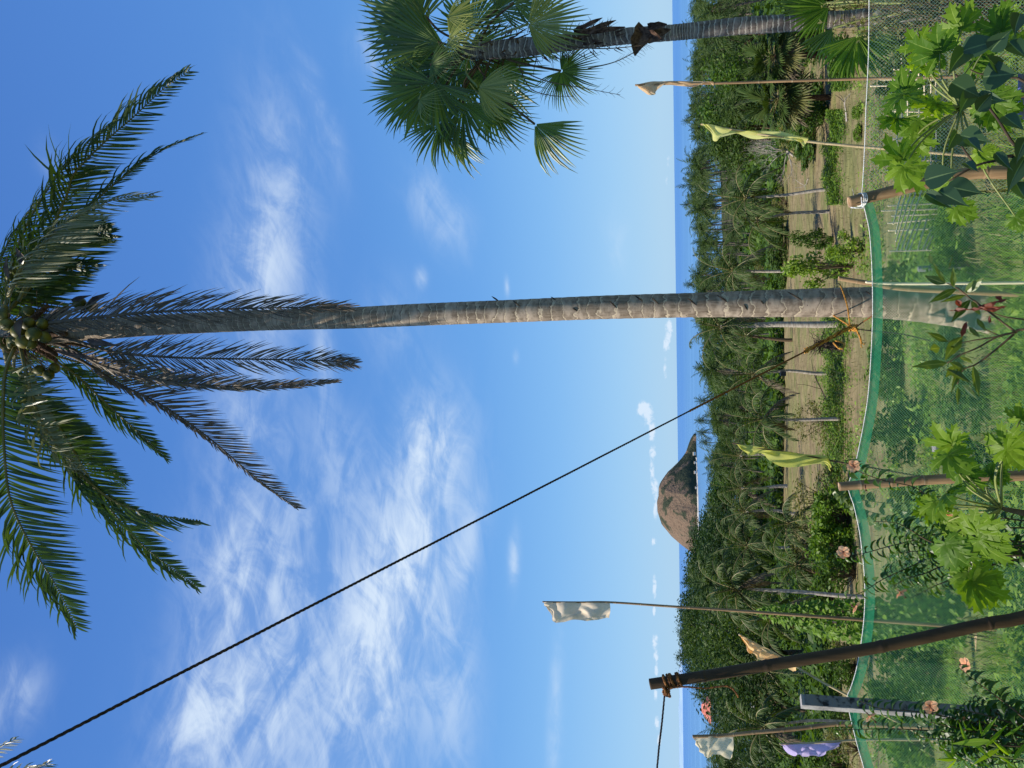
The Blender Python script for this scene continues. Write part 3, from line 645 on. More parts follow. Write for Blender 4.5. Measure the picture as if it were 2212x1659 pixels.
# slender palms and trees along the shore seen against the water
for px, py, Y, h in [(1508, 800, 196, 6.0), (1512, 870, 188, 5.4), (1510, 905, 190, 5.6), (1512, 935, 185, 5.3), (1518, 958, 180, 5.0), (1514, 1155, 150, 0), (1510, 1515, 128, 0), (1486, 618, 232, 0), (1480, 440, 236, 0), (1482, 262, 240, 0)]:
    p = P(px, py, Y); g = on(p.x, Y); hh = p.z - g.z; i = random.randrange(4); s = hh / (PH[i] + .6)
    place(PALMS, i, g, ru(0, 6.28), (.62, .62, s), label='palm whose small crown stands up against the sea, %s' % side(py), cat='palm tree', group='palms standing up against the sea %s' % side(py))

# house with a red roof on the left shore
g = on(P(1522, 1530, 125).x, 125); top = P(1515, 1530, 125).z; h = thing('red_roof_house', 'small house with a red roof among the trees at the left shore', 'house', g)
k = MB(); hb = top - g.z - 1.3
for zz in (0, hb):
    for x, y in ((-1.5, -1.4), (1.5, -1.4), (1.5, 1.4), (-1.5, 1.4)): k.add(g + Vector((x, y, zz)))
k.f += [(0, 1, 5, 4), (1, 2, 6, 5), (2, 3, 7, 6), (3, 0, 4, 7)]; k.build('wall', M['white'], h)
k = MB()
for x, y, z in ((-1.9, -1.8, hb - .1), (1.9, -1.8, hb - .1), (1.9, 1.8, hb - .1), (-1.9, 1.8, hb - .1), (-.6, 0, hb + 1.3), (.6, 0, hb + 1.3)): k.add(g + Vector((x, y, z)))
k.f += [(0, 1, 5, 4), (1, 2, 5), (2, 3, 4, 5), (3, 0, 4), (0, 3, 2, 1)]; k.build('roof', M['roof'], h)
for z in (.9,):
    for x in (-1.2, .4):
        k = MB()
        for q in ((x, -1.43, hb - 1.6), (x + .8, -1.43, hb - 1.6), (x + .8, -1.43, hb - .6), (x, -1.43, hb - .6)): k.add(g + Vector(q))
        k.f.append((0, 1, 2, 3)); k.build('window', M['panel_dark'], h)
# ------------------------------------------------------------------ the tall coconut palm
random.seed(101)
TY = 9.0
tp = [(2230, 676, 130), (2180, 671, 118), (2100, 663, 98), (2000, 657, 80), (1880, 653, 66), (1700, 655, 60), (1500, 659, 53), (1300, 664, 51), (1105, 672, 49), (900, 680, 48), (750, 687, 46), (560, 692, 45), (330, 703, 44), (160, 716, 45), (50, 726, 52), (0, 730, 40)]
base = P(2230, 676, TY); base.z = gz(base.x, base.y)
palm = thing('coconut_palm', 'tall coconut palm with ringed grey-brown trunk rising through the middle of the view', 'palm tree', base)
tabw = sorted((P(a, b, TY).z, m(c, P(a, b, TY)) / 2) for a, b, c in tp)
ringt = sorted((P(a, 690, TY).z, r) for a, r in [(2230, 0), (1880, 10), (1500, 21.5), (1105, 36), (900, 46), (750, 55), (560, 68), (330, 86), (0, 112)])
cp = catmull([base - Vector((0, 0, .1))] + [P(a, b, TY) for a, b, c in tp], 420)
mb = MB(); tube(mb, cp, [lerp_tab(tabw, p.z) * (1 + .010 * math.sin(6.283 * lerp_tab(ringt, p.z))) for p in cp], 28, attr=lambda i, k: (0, lerp_tab(ringt, cp[i].z), k))
trunk = mb.build('trunk', M['trunk'], palm, smooth=True)
for (x0, y0, x1, y1) in [(1062, 640, 1080, 652), (1110, 650, 1128, 664), (1190, 641, 1204, 651), (1318, 652, 1334, 668), (1372, 640, 1390, 654), (1408, 645, 1424, 660), (1484, 646, 1504, 662), (1548, 640, 1570, 656), (1697, 632, 1727, 652), (1864, 632, 1874, 640), (1240, 668, 1250, 674), (1604, 660, 1612, 672), (1640, 652, 1646, 660)]:
    mb = MB(); pts = []
    for q in range(5):
        s = q / 4; px, py = x0 + (x1 - x0) * s, y0 + (y1 - y0) * s; c = P(px, py, TY); ax = P(px, lerp_tab(sorted((a, b) for a, b, _ in tp), px), TY); r = lerp_tab(tabw, c.z); dx_ = c.x - ax.x
        pts.append(Vector((c.x, TY - math.sqrt(max(r * r - dx_ * dx_, 0)) - .001, c.z)))
    tube(mb, pts, [.002, .008, .010, .008, .002], 6); mb.build('notch', M['darkwood'], trunk)
CR = P(28, 722, TY)
def W3(lst): return [P(*q) for q in lst]
def nfr(label_mat, pts, rmat='rachis', parent=palm, nm='frond', **kw):
    ml, mr = MB(), MB(); frond(mr, ml, pts, **kw); o = ml.build(nm, M[label_mat], parent); mr.build('midrib', M[rmat], o, smooth=True); return o
CAMN = Vector((0, -.86, -.5))          # roughly towards the viewer from the crown
# right-hand fronds
nfr('frond', W3([(40, 650, 9.1), (70, 590, 9.3), (95, 529, 9.5), (145, 420, 9.8), (160, 375, 9.9), (231, 302, 10.0), (289, 252, 10.1), (351, 194, 10.1), (409, 153, 10.0)]), n=86, L=.86, N=Vector((.35, .55, .75)), ang=(68, 34), droop=.42, sides=(1.0, .75), wid=.066, start=.06, tw=.9, beta=-.1)
nfr('frond', W3([(50, 640, 9.3), (120, 540, 9.8), (200, 440, 10.1), (280, 372, 10.2), (350, 325, 10.2), (437, 288, 10.0)]), n=66, L=.46, N=Vector((-.5, .2, .8)), ang=(50, 22), droop=.75, sides=(1, .6), wid=.045, start=.15, beta=-.6)
nfr('frond_sunlit', W3([(18, 640, 8.7), (40, 590, 8.6), (62, 553, 8.6), (98, 522, 8.6), (118, 500, 8.6), (170, 465, 8.7), (250, 430, 8.8), (332, 420, 8.9)]), n=72, L=.74, N=Vector((.3, .5, .8)), ang=(68, 34), droop=1.3, sides=(1, 1.0), wid=.042, start=.03, tw=1.0, beta=-.35)
nfr('frond', W3([(20, 670, 9.3), (80, 590, 9.8), (130, 520, 10.2), (180, 500, 10.4), (240, 505, 10.4)]), n=76, L=.95, N=Vector((.4, .5, .75)), ang=(58, 35), droop=.9, sides=(1, 1), wid=.064, start=.05)
nfr('frond', W3([(0, 680, 9.4), (60, 640, 9.9), (130, 590, 10.2), (210, 570, 10.2)]), n=56, L=.75, N=Vector((.2, .6, .7)), ang=(60, 30), droop=.8, wid=.060, start=.05)
nfr('frond', W3([(10, 660, 9.6), (-10, 600, 9.9), (10, 540, 10.2), (45, 480, 10.4), (82, 430, 10.3)]), n=50, L=.5, N=Vector((-.6, -.2, .75)), ang=(50, 22), droop=.6, sides=(1, .5), wid=.045, start=.12, beta=-.5)
# hanging dead fronds
nfr('frond_dry', W3([(60, 705, 8.75), (110, 697, 8.66), (230, 683, 8.62), (330, 674, 8.62), (500, 667, 8.64), (650, 664, 8.66), (752, 664, 8.68)]), 'rachis_dry', n=150, L=.74, N=Vector((0, -1, 0)), ang=(40, 20), droop=.35, sides=(.8, 1.0), wid=.030, start=.08, tw=.8, jit=.25)
nfr('frond_dry', W3([(70, 725, 8.9), (150, 733, 8.85), (230, 757, 8.8), (290, 766, 8.8), (400, 773, 8.8), (560, 776, 8.85), (700, 779, 8.9), (765, 786, 8.9)]), 'rachis_dry', n=120, L=.62, N=Vector((0, -1, .1)), ang=(50, 22), droop=.22, sides=(.9, .95), wid=.026, start=.28, tw=.6)
nfr('frond_dry', W3([(80, 735, 9.0), (150, 752, 8.95), (230, 794, 8.8), (350, 822, 8.7), (470, 834, 8.7), (600, 836, 8.75), (728, 824, 8.8)]), 'rachis_dry', n=150, L=.56, N=Vector((-.55, -.85, .1)), ang=(44, 20), droop=.35, sides=(.5, 1), wid=.036, start=.22, tw=.9, jit=.3)
nfr('frond_dry', W3([(70, 740, 9.1), (170, 776, 9.1), (250, 826, 9.2), (350, 876, 9.3), (450, 945, 9.4), (550, 1030, 9.4), (642, 1098, 9.4)]), 'rachis_dry', n=130, L=.66, N=Vector((.25, -.95, -.2)), ang=(50, 24), droop=.25, sides=(.30, 1.0), wid=.032, start=.22, tw=.5)
# green fronds on the left
nfr('frond', W3([(60, 745, 9.4), (150, 800, 9.9), (230, 872, 10.2), (300, 935, 10.3), (362, 993, 10.3)]), n=64, L=.46, N=Vector((.1, .6, .75)), ang=(48, 22), droop=.3, wid=.048, start=.2)
nfr('frond_sunlit', W3([(45, 750, 8.8), (62, 830, 8.5), (85, 900, 8.4), (125, 965, 8.4), (180, 1020, 8.5)]), n=64, L=1.05, N=Vector((-.2, .55, .8)), ang=(62, 45), droop=1.1, sides=(.2, 1.0), wid=.066, start=.12, tw=.8, G=Vector((.25, 0, -1)))
nfr('frond', W3([(150, 1000, 8.45), (195, 1045, 8.5), (250, 1085, 8.6), (330, 1112, 8.7), (432, 1126, 8.7)]), n=60, L=.85, N=Vector((-.2, .55, .8)), ang=(50, 24), droop=.6, sides=(.12, 1.0), wid=.058, start=.0, tw=.9)
nfr('frond', W3([(50, 755, 9.1), (85, 850, 9.1), (115, 905, 9.15), (150, 960, 9.2), (210, 1060, 9.3), (280, 1150, 9.3), (350, 1212, 9.3), (427, 1268, 9.2)]), n=116, L=.70, N=Vector((-.2, .6, .75)), ang=(70, 34), droop=.45, sides=(.75, 1), wid=.060, start=.16)
nfr('frond', W3([(40, 735, 8.8), (12, 800, 8.5), (6, 880, 8.3), (8, 960, 8.2), (22, 1080, 8.1), (68, 1180, 8.1), (118, 1260, 8.1), (166, 1356, 8.0)]), n=120, L=.90, N=Vector((-.1, .65, .7)), ang=(78, 36), droop=.35, sides=(.9, 1), wid=.060, start=.12)
nfr('frond', W3([(40, 740, 9.0), (30, 800, 9.3), (60, 880, 9.6), (120, 930, 9.8), (190, 980, 9.9), (270, 1040, 9.9)]), n=66, L=.7, N=Vector((-.2, .6, .7)), ang=(60, 32), droop=.7, wid=.056, start=.2)
# the rest of the crown, above and behind
for k, (dx_, dy_, el) in enumerate([(1, .8, 40), (-.9, .9, 35), (0, 1, 55), (.3, -1, 60), (-.4, -.8, 70), (1, -.3, 55), (-1, .1, 62), (.5, .6, 75), (-.2, 1, 25), (.9, .3, 20)]):
    d = Vector((dx_, dy_, 0)).normalized() * math.cos(R(el)) + Vector((0, 0, math.sin(R(el)))); pp = [CR + Vector((0, 0, .1))]
    for j in range(8): pp.append(pp[-1] + d * .46); d = (d + Vector((0, 0, -1)) * .17).normalized()
    nfr('frond', pp, n=60, L=.8, N=Vector((0, 0, 1)), ang=(66, 30), droop=.55, wid=.045, beta=-.3)
# leaf bases, fibre, stubs
for k in range(16):
    a = k * 2.399; d = Vector((math.cos(a), math.sin(a), .55 - .11 * k)).normalized(); mb = MB(); o_ = CR + Vector((0, 0, .25 - .05 * k))
    tube(mb, [o_, o_ + d * .22, o_ + d * .45 + Vector((0, 0, -.02 * k))], [.085, .055, .03], 7); mb.build('leaf_base', M['rachis' if k < 8 else 'fibre'], palm, smooth=True)
mb = MB()
for k in range(150):
    a = ru(0, 6.28); o_ = CR + Vector((math.cos(a) * .2, math.sin(a) * .2, ru(-.75, .25))); d = Vector((math.cos(a), math.sin(a), ru(-1, .5))).normalized(); q = [o_]
    for j in range(4): q.append(q[-1] + d * ru(.05, .13)); d = (d + Vector((ru(-.6, .6), ru(-.6, .6), ru(-.8, .3)))).normalized()
    tube(mb, q, [.007, .006, .004, .003, .0015], 4)
mb.build('fibre', M['fibre'], palm)
for (px, py, r, Y) in [(40, 716, 15, 8.6), (60, 700, 14, 8.6), (50, 738, 15, 8.55), (72, 722, 15, 8.5), (66, 742, 14, 8.6), (92, 700, 13, 8.65), (95, 728, 13, 8.6), (32, 735, 14, 8.7), (60, 672, 12, 8.75),
    (172, 655, 14, 8.85), (198, 662, 13, 8.85), (6, 680, 15, 8.7), (14, 700, 14, 8.7), (0, 740, 13, 8.8), (28, 585, 9, 9.0), (22, 598, 9, 9.0), (35, 610, 9, 9.0), (85, 800, 12, 8.9), (105, 810, 12, 8.9), (118, 795, 12, 8.95)]:
    p = P(px, py, Y); rr = m(r, p); mb = MB(); sphere(mb, p, rr, 16, 12, (1, .95, 1.08), Matrix.Rotation(ru(-.6, .6), 3, 'Y') @ Matrix.Rotation(ru(-.5, .5), 3, 'X'), tip=.14); n_ = mb.build('coconut', M['nut'], palm, smooth=True)
    mb = MB(); tube(mb, [p + Vector((0, 0, rr)), p + Vector((ru(-.03, .03), .03, rr * 1.9)), p.lerp(CR, .5) + Vector((0, 0, rr * 1.5))], [.012, .01, .01], 5); mb.build('stalk', M['rachis'], n_)
for (a, b, wd) in [((20, 600, 8.9), (16, 560, 8.9), 14), ((75, 590, 8.9), (42, 545, 8.9), 26), ((190, 660, 8.8), (228, 637, 8.7), 15), ((155, 650, 8.8), (190, 640, 8.7), 10), ((50, 690, 8.5), (45, 725, 8.45), 24), ((190, 735, 8.7), (245, 745, 8.6), 16), ((120, 755, 8.8), (205, 775, 8.7), 13)]:
    A_, B_ = P(*a), P(*b); mb = MB(); w_ = m(wd, A_)
    blade(mb, A_, B_ - A_, Vector((0, -1, .1)), (B_ - A_).length * 1.25, w_, (.4, .8, 1, .9, .6, .3, .02), 0, .9); mb.build('spathe', M['spathe'], palm, smooth=True)

# the neighbouring coconut palm whose frond tips hang into the corner
b2 = on(P(0, 2060, 9.6).x, 9.6); palm2 = thing('coconut_palm', 'coconut palm just outside the view, only its dark frond tips hanging in at the corner', 'palm tree', b2)
c2 = P(-330, 1960, 9.6); mb = MB(); cpt = catmull([b2, b2.lerp(c2, .5) + Vector((.2, 0, 0)), c2], 60); tube(mb, cpt, [.20 - .08 * i / 59 for i in range(60)], 16, attr=lambda i, k: (0, i * .9, k)); mb.build('trunk', M['trunk'], palm2, smooth=True)
for tip, mid in [((108, 1648, 8.6), (-40, 1700, 9.2)), ((34, 1596, 8.9), (-110, 1680, 9.4)), ((60, 1700, 8.4), (-90, 1760, 9.0)), ((-60, 1560, 9.6), (-200, 1740, 9.8))]:
    nfr('frond', [c2, P(-230, 1830, 9.5), P(*mid), P(*tip)], parent=palm2, n=90, L=.7, N=Vector((-.1, .65, .75)), ang=(60, 26), droop=.5, wid=.04)
for k in range(9):
    a = k * .7 + .2; d = Vector((math.cos(a), math.sin(a), .8 - .12 * k)).normalized(); pp = [c2]
    for j in range(7): pp.append(pp[-1] + d * .5); d = (d + Vector((0, 0, -1)) * .17).normalized()
    nfr('frond', pp, parent=palm2, n=44, L=.75, N=Vector((0, 0, 1)), ang=(62, 28), droop=.5, wid=.05, beta=-.3)

# ------------------------------------------------------------------ fan palm
random.seed(55); FY = 10.0
ft = [(2120, 12, 38), (1860, 38, 36), (1808, 42, 35), (1700, 50, 36), (1600, 56, 36), (1500, 66, 34), (1447, 71, 33), (1340, 79, 34), (1240, 90, 35), (1130, 102, 40), (1040, 110, 38), (1000, 113, 24)]
fb = P(2120, 12, FY); fb.z = gz(fb.x, fb.y)
fpalm = thing('fan_palm', 'fan palm with dark trunk and white leaf scars, glossy split fan leaves above the sea', 'palm tree', fb)
tw_ = sorted((P(a, b, FY).z, m(c, P(a, b, FY)) / 2) for a, b, c in ft); cp = catmull([fb - Vector((0, 0, .1))] + [P(a, b, FY) for a, b, c in ft], 300)
mb = MB(); tube(mb, cp, [lerp_tab(tw_, p.z) * (1 + .02 * math.sin(i * 1.3)) for i, p in enumerate(cp)], 22, attr=lambda i, k: (0, i * .33, k)); mb.build('trunk', M['fantrunk'], fpalm, smooth=True)
def iv(dx_, dy_, dd=0.): return (XC * dx_ + YC * -dy_ + FW * dd).normalized()      # direction given by its run in the photo and its depth
FX_ = 1.0
FANS = [  # hub px,py,Y ; axis (right, down, depth) ; normal ; radius px ; spread ; mat
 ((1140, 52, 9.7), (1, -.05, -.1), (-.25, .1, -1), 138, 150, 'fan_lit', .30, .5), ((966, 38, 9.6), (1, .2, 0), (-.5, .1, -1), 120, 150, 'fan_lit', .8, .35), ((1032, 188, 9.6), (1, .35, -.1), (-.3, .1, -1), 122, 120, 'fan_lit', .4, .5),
 ((938, 180, 9.7), (-.5, .9, -.2), (-.2, 0, -1), 148, 210, 'fan', .2, .62), ((1212, 153, 10.1), (.9, .55, .1), (-.2, .3, -1), 92, 260, 'fan', .35, .4), ((1155, 268, 9.9), (.75, .75, 0), (-.4, .2, -1), 145, 95, 'fan', .3, .5),
 ((1000, 222, 9.9), (.1, 1, 0), (-.5, 0, -1), 150, 150, 'fan', .35, .5), ((950, 95, 9.8), (-1, -.15, .1), (-.1, .1, -1), 168, 110, 'fan', .1, .6), ((920, 35, 9.9), (-1, -.4, .1), (-.3, .1, -1), 160, 110, 'fan', .12, .6),
 ((955, 260, 10.0), (-.35, 1, 0), (-.3, .1, -1), 118, 170, 'fan', .3, .5), ((985, 140, 10.3), (-.8, .6, .3), (-.2, 0, -1), 170, 190, 'fan', .2, .6), ((1060, 140, 10.2), (.3, 1, .3), (-.4, 0, -1), 150, 190, 'fan', .4, .5),
 ((1020, 60, 10.3), (.2, -1, .2), (-.3, 0, -1), 140, 200, 'fan', .3, .5), ((1010, 110, 10.5), (.5, .5, .6), (-.5, 0, -1), 150, 240, 'fan', .4, .5), ((930, 120, 10.4), (-.6, .1, .6), (-.3, .1, -1), 150, 220, 'fan', .2, .55),
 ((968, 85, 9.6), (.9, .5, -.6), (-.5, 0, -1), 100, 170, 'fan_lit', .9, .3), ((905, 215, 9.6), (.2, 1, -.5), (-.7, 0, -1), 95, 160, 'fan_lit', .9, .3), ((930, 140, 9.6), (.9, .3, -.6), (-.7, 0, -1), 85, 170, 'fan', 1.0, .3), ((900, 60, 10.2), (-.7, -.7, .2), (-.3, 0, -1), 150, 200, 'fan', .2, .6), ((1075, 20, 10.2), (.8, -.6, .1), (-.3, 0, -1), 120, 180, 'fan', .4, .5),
 ((1060, 230, 10.1), (.7, .6, .1), (-.3, 0, -1), 115, 170, 'fan', .4, .45), ((900, 190, 10.3), (-.9, .4, .2), (-.3, 0, -1), 125, 200, 'fan', .2, .5), ((1110, 5, 9.9), (.9, -.2, 0), (-.3, 0, -1), 110, 160, 'fan', .4, .5),
 ((870, 120, 9.9), (.4, .6, -.6), (-.5, 0, -1), 90, 230, 'fan', .7, .4), ((980, 290, 10.0), (.55, .95, 0), (-.4, .2, -1), 110, 60, 'fan', .3, .5)]
hubc = P(1015, 112, FY)
for (h_, ax, nn_, rp, spd, mt_, dr, sp_) in FANS:
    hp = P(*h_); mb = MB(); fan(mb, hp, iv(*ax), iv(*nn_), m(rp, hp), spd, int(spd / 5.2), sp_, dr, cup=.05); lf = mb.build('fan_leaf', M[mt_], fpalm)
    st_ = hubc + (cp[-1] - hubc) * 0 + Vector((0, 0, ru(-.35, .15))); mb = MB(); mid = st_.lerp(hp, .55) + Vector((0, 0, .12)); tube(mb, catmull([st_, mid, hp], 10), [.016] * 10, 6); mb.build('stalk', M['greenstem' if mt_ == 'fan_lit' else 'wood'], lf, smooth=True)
mb = MB()
for k in range(230):
    s = ru(0, 1); c = P(1035 + 300 * s, 108 - 26 * s, FY); a = ru(0, 6.28); r_ = .17 * (1.1 - .35 * s); o_ = c + Vector((math.cos(a) * r_, math.sin(a) * r_, 0)); L_ = ru(.08, .30) * (1.1 - .5 * s)
    d = Vector((math.cos(a) * .9, math.sin(a) * .9, ru(-1.5, .5))).normalized(); blade(mb, o_, d, Vector((math.cos(a), math.sin(a), .3)), L_, ru(.015, .05), (1, .8, .5, .05), ru(-.3, .8), .4)
mb.build('fibre', M['fibre'], fpalm)
for (a, b, wd) in [((1395, 62, 9.75), (1360, 118, 9.6), 42), ((1380, 74, 9.75), (1428, 88, 9.6), 30), ((1400, 60, 9.75), (1440, 52, 9.65), 18), ((1250, 78, 9.75), (1330, 40, 9.7), 14), ((1400, 80, 9.7), (1448, 62, 9.7), 20), ((1270, 70, 9.8), (1350, 58, 9.7), 12), ((1240, 70, 9.8), (1300, 35, 9.7), 12)]:
    A_, B_ = P(*a), P(*b); mb = MB(); blade(mb, A_, B_ - A_, Vector((-.3, -1, .1)), (B_ - A_).length, m(wd, A_), (.9, 1, .8, .9, .5, .1), .3, .6, wave=.04); mb.build('dead_sheath', M['fibre'], fpalm)
for pts in [[(1120, 150, 9.8), (1180, 175, 9.7), (1260, 190, 9.7), (1340, 205, 9.6)], [(1225, 100, 9.8), (1300, 105, 9.7), (1370, 100, 9.6), (1398, 95, 9.6)], [(1120, 140, 9.9), (1145, 190, 9.8), (1190, 206, 9.7), (1240, 208, 9.7)], [(1270, 148, 9.7), (1330, 133, 9.6), (1385, 105, 9.6)]]:
    mb = MB(); q = catmull(W3(pts), 30); tube(mb, q, [.009 - .006 * i / 29 for i in range(30)], 5)
    for i in range(14, 30, 2):
        for s_ in (-1, 1): tube(mb, [q[i], q[i] + Vector((s_ * .03, 0, -.05)), q[i] + Vector((s_ * .07, 0, -.07 - ru(0, .04)))], [.0025, .002, .001], 3)
    mb.build('flower_stalk', M['wood'], fpalm)
# low young fan palm beside the trunk
yb = on(P(1950, 30, 9.4).x, 9.4); yf = thing('young_fan_palm', 'young stemless fan palm with bright green fans at the foot of the fan palm', 'palm', yb)
for (h_, ax, nn_, rp, spd, mt_, dr) in [((1852, 78, 9.3), (-.15, 1, 0), (-.3, 0, -1), 112, 150, 'papaya', .2), ((1800, 60, 9.6), (-.55, .9, 0), (-.5, .3, -1), 100, 70, 'fan', .15), ((1790, 14, 9.7), (-1, .3, .1), (-.2, .2, -1), 100, 140, 'papaya', .1), ((1880, 60, 9.3), (.2, .9, 0), (-.3, 0, -1), 80, 120, 'fan', .5), ((1760, 8, 9.9), (-.8, -.5, .1), (-.2, .2, -1), 90, 140, 'fan', .1)]:
    hp = P(*h_); mb = MB(); fan(mb, hp, iv(*ax), iv(*nn_), m(rp, hp), spd, int(spd / 6), .62, dr, cup=.05); lf = mb.build('fan_leaf', M['fan' if mt_ == 'fan' else 'weed'], yf)
    mb = MB(); tube(mb, catmull([yb, yb.lerp(hp, .6) + Vector((.05, 0, .1)), hp], 8), [.014] * 8, 5); mb.build('stalk', M['greenstem'], lf)

# buri fan palms in the middle distance
for (cx, cy, bx, by, lab, sc_) in [(1672, 122, 1800, 118, 'grey-green fan palm with hanging dry leaves, nearest to the dark ringed trunk', 1.0), (1680, 215, 1795, 210, 'grey-green fan palm with a round crown, left of the pole with the peach flag', 1.12)]:
    b = G(bx, by); c = P(cx, cy, b.y); r = thing('fan_palm', lab, 'palm tree', b, 'grey-green fan palms at the field edge'); k = MB(); tube(k, [b - Vector((0, 0, .2)), b.lerp(c, .5), c], [.16, .15, .14], 9); k.build('trunk', M['fibre'], r, smooth=True); Rr = m(62 * sc_, c)
    for q in range(34):
        el = R(75 - 130 * (q / 34) ** .85 + ru(-8, 8)); az = q * 2.399; d = Vector((math.cos(az) * math.cos(el), math.sin(az) * math.cos(el), math.sin(el))); hp = c + d * Rr * ru(.45, .65)
        k = MB(); fan(k, hp, d + Vector((0, 0, -.15)), Vector((0, 0, 1)) if abs(d.z) < .8 else Vector((1, 0, 0)), Rr * ru(.62, .85), 230, 30, .6, .3, cup=.1); mm_ = 'far_frond' if q < 25 else ('olive' if q < 30 else 'far_frond_dry'); lf = k.build('fan_leaf', M[mm_], r)
        k = MB(); tube(k, [c, c.lerp(hp, .6) + Vector((0, 0, .05)), hp], [.03, .025, .02], 4); k.build('stalk', M['rachis'], lf)

# ------------------------------------------------------------------ net fence
random.seed(77); FNY = 6.0
TOPG = [(1861, 432), (1866, 446), (1872, 470), (1878, 500), (1882, 550), (1884.5, 610), (1885, 680), (1883, 740), (1879, 810), (1874, 865), (1865, 920), (1857, 960), (1848, 1000), (1833, 1046), (1834, 1062), (1845, 1095), (1856, 1145), (1862, 1190), (1867, 1240), (1868.5, 1290), (1866, 1340), (1860, 1390), (1850, 1445), (1838, 1485), (1830, 1506), (1834, 1535), (1842, 1570), (1852, 1610), (1866, 1659), (1885, 1740), (1890, 1830)]
TOPR = [(1861, 426), (1864, 390), (1868, 310), (1871, 230), (1874, 170), (1876.5, 100), (1877.5, 0), (1878, -90), (1876, -200)]
fence = thing('net_fence', 'green mesh net fence on bamboo posts with a white cord along its top', 'fence', on(P(1860, 829, FNY).x, FNY))
def netsheet(name, line, mat, y, h0, h1, parent, nx=220, nz=26, bil=.03, folds=1.0):
    tp_ = catmull([P(a, b, y) for a, b in line], nx); s = 0; k = MB()
    for i, p in enumerate(tp_):
        if i: s += (p - tp_[i - 1]).length
        for j in range(nz):
            f = j / (nz - 1); z = h0 + (h1 - h0) * f; dy_ = bil * (noise.noise(Vector((p.x * 1.3, z * 1.2, 5))) * 1.6 + .5 * noise.noise(Vector((p.x * 6, z * .9, 9))) * folds) * min(1, .25 + z * 1.5)
            k.add(p + Vector((0, dy_, -z)), (s, z + .01 * noise.noise(Vector((s * 3, z * 3, 0))), 0))
    for i in range(nx - 1):
        for j in range(nz - 1): c = i * nz + j; k.f.append((c, c + nz, c + nz + 1, c + 1))
    return k.build(name, mat, parent, smooth=True)
netsheet('net_panel', TOPG, M['net_green'], FNY, .0, 1.48, fence)
netsheet('net_panel', TOPR, M['net_grey'], FNY, .0, 1.48, fence, 120)
netsheet('top_band', TOPG, M['band'], FNY - .004, .0, .068, fence, 260, 4, .004)
for ln in (TOPG, TOPR): k = MB(); rope(k, W3([(a, b, FNY - .006) for a, b in ln]), .0030, 5, 420); k.build('top_cord', M['cord'], fence)
bamboo('bamboo_post', [on(P(2400, 352, 5.95).x, 5.95), P(2212, 371, 5.95), P(2100, 374, 5.94), P(1990, 398, 5.93), P(1833, 437, 5.92)], m(15, P(2100, 375, 5.9)), m(12, P(1833, 437, 5.9)), M['bamboo'], fence, .34, 20, True)
bamboo('bamboo_post', [on(P(2400, 1016, 5.95).x, 5.95), P(2212, 1027, 5.93), P(2000, 1037, 5.93), P(1812, 1051, 5.93)], m(12.5, P(2100, 1030, 5.9)), m(9.5, P(1812, 1051, 5.9)), M['bamboo'], fence, .21, 20, True)
k = MB()
for z_, dx2 in ((0, 0), (.012, .004), (.022, -.003)):
    c = P(1864, 431, 5.92) + Vector((0, 0, z_)); rope(k, [c + Vector((math.cos(t_) * .045, math.sin(t_) * .045, .02 * math.sin(t_))) for t_ in [i * .5 for i in range(14)]], .0035, 4)
rope(k, [P(1861, 426, 5.87), P(1862, 440, 5.86), P(1864, 449, 5.88)], .004); rope(k, [P(1837, 448, 5.88), P(1850, 449, 5.87), P(1864, 449, 5.88)], .004); k.build('tie_cord', M['cord'], fence)
# concrete post
cb = P(1730, 1515, 5.86); cb_g = on(cb.x, cb.y); cpost = thing('concrete_post', 'square grey concrete post with black tar stains beside the net fence', 'post', cb_g)
k = MB(); N_ = 60; rot = R(41); hs_ = m(34, cb) / 2 / math.sqrt(2) * 1.02
for i in range(N_):
    z = cb_g.z - .1 + (cb.z - cb_g.z + .1) * i / (N_ - 1); per = []
    for c_ in range(4):
        for q in range(6):
            a0, a1 = [((-1, -1), (1, -1)), ((1, -1), (1, 1)), ((1, 1), (-1, 1)), ((-1, 1), (-1, -1))][c_]; f = q / 6; x = (a0[0] + (a1[0] - a0[0]) * f) * hs_; y = (a0[1] + (a1[1] - a0[1]) * f) * hs_
            if q == 0: x *= .95; y *= .95
            n_ = noise.noise(Vector((x * 30, y * 30, z * 14))) * .003
            per.append((x * (1 + n_ / hs_), y * (1 + n_ / hs_)))
    for (x, y) in per: k.add((cb.x + x * math.cos(rot) - y * math.sin(rot), cb.y + x * math.sin(rot) + y * math.cos(rot), z), (0, i / N_, 0))
for i in range(N_ - 1):
    for q in range(24): a = i * 24 + q; b = i * 24 + (q + 1) % 24; k.f.append((a, b, b + 24, a + 24))
k.f.append(tuple((N_ - 1) * 24 + q for q in range(24)))
k.build('shaft', M['concrete'], cpost)
k = MB()                                    # raised skin over the right-hand face: black tar, and the face's shade painted in
ex = Vector((math.cos(rot), math.sin(rot), 0)); ey = Vector((-math.sin(rot), math.cos(rot), 0))
for i in range(50):
    z = cb_g.z + .6 + (cb.z - cb_g.z - .62) * i / 49
    for q in range(7):
        f = -1 + 2 * q / 6; wdt = .90 + .08 * noise.noise(Vector((z * 9, 2, 0)))
        p = Vector((cb.x, cb.y, z)) - ey * (hs_ + .0035) + ex * (.04 + f * wdt) * hs_; k.add(p, (0, 0, 0))
for i in range(49):
    for q in range(6): c = i * 7 + q; k.f.append((c, c + 1, c + 8, c + 7))
k.build('tar_shade_skin', M['tar'], cpost)

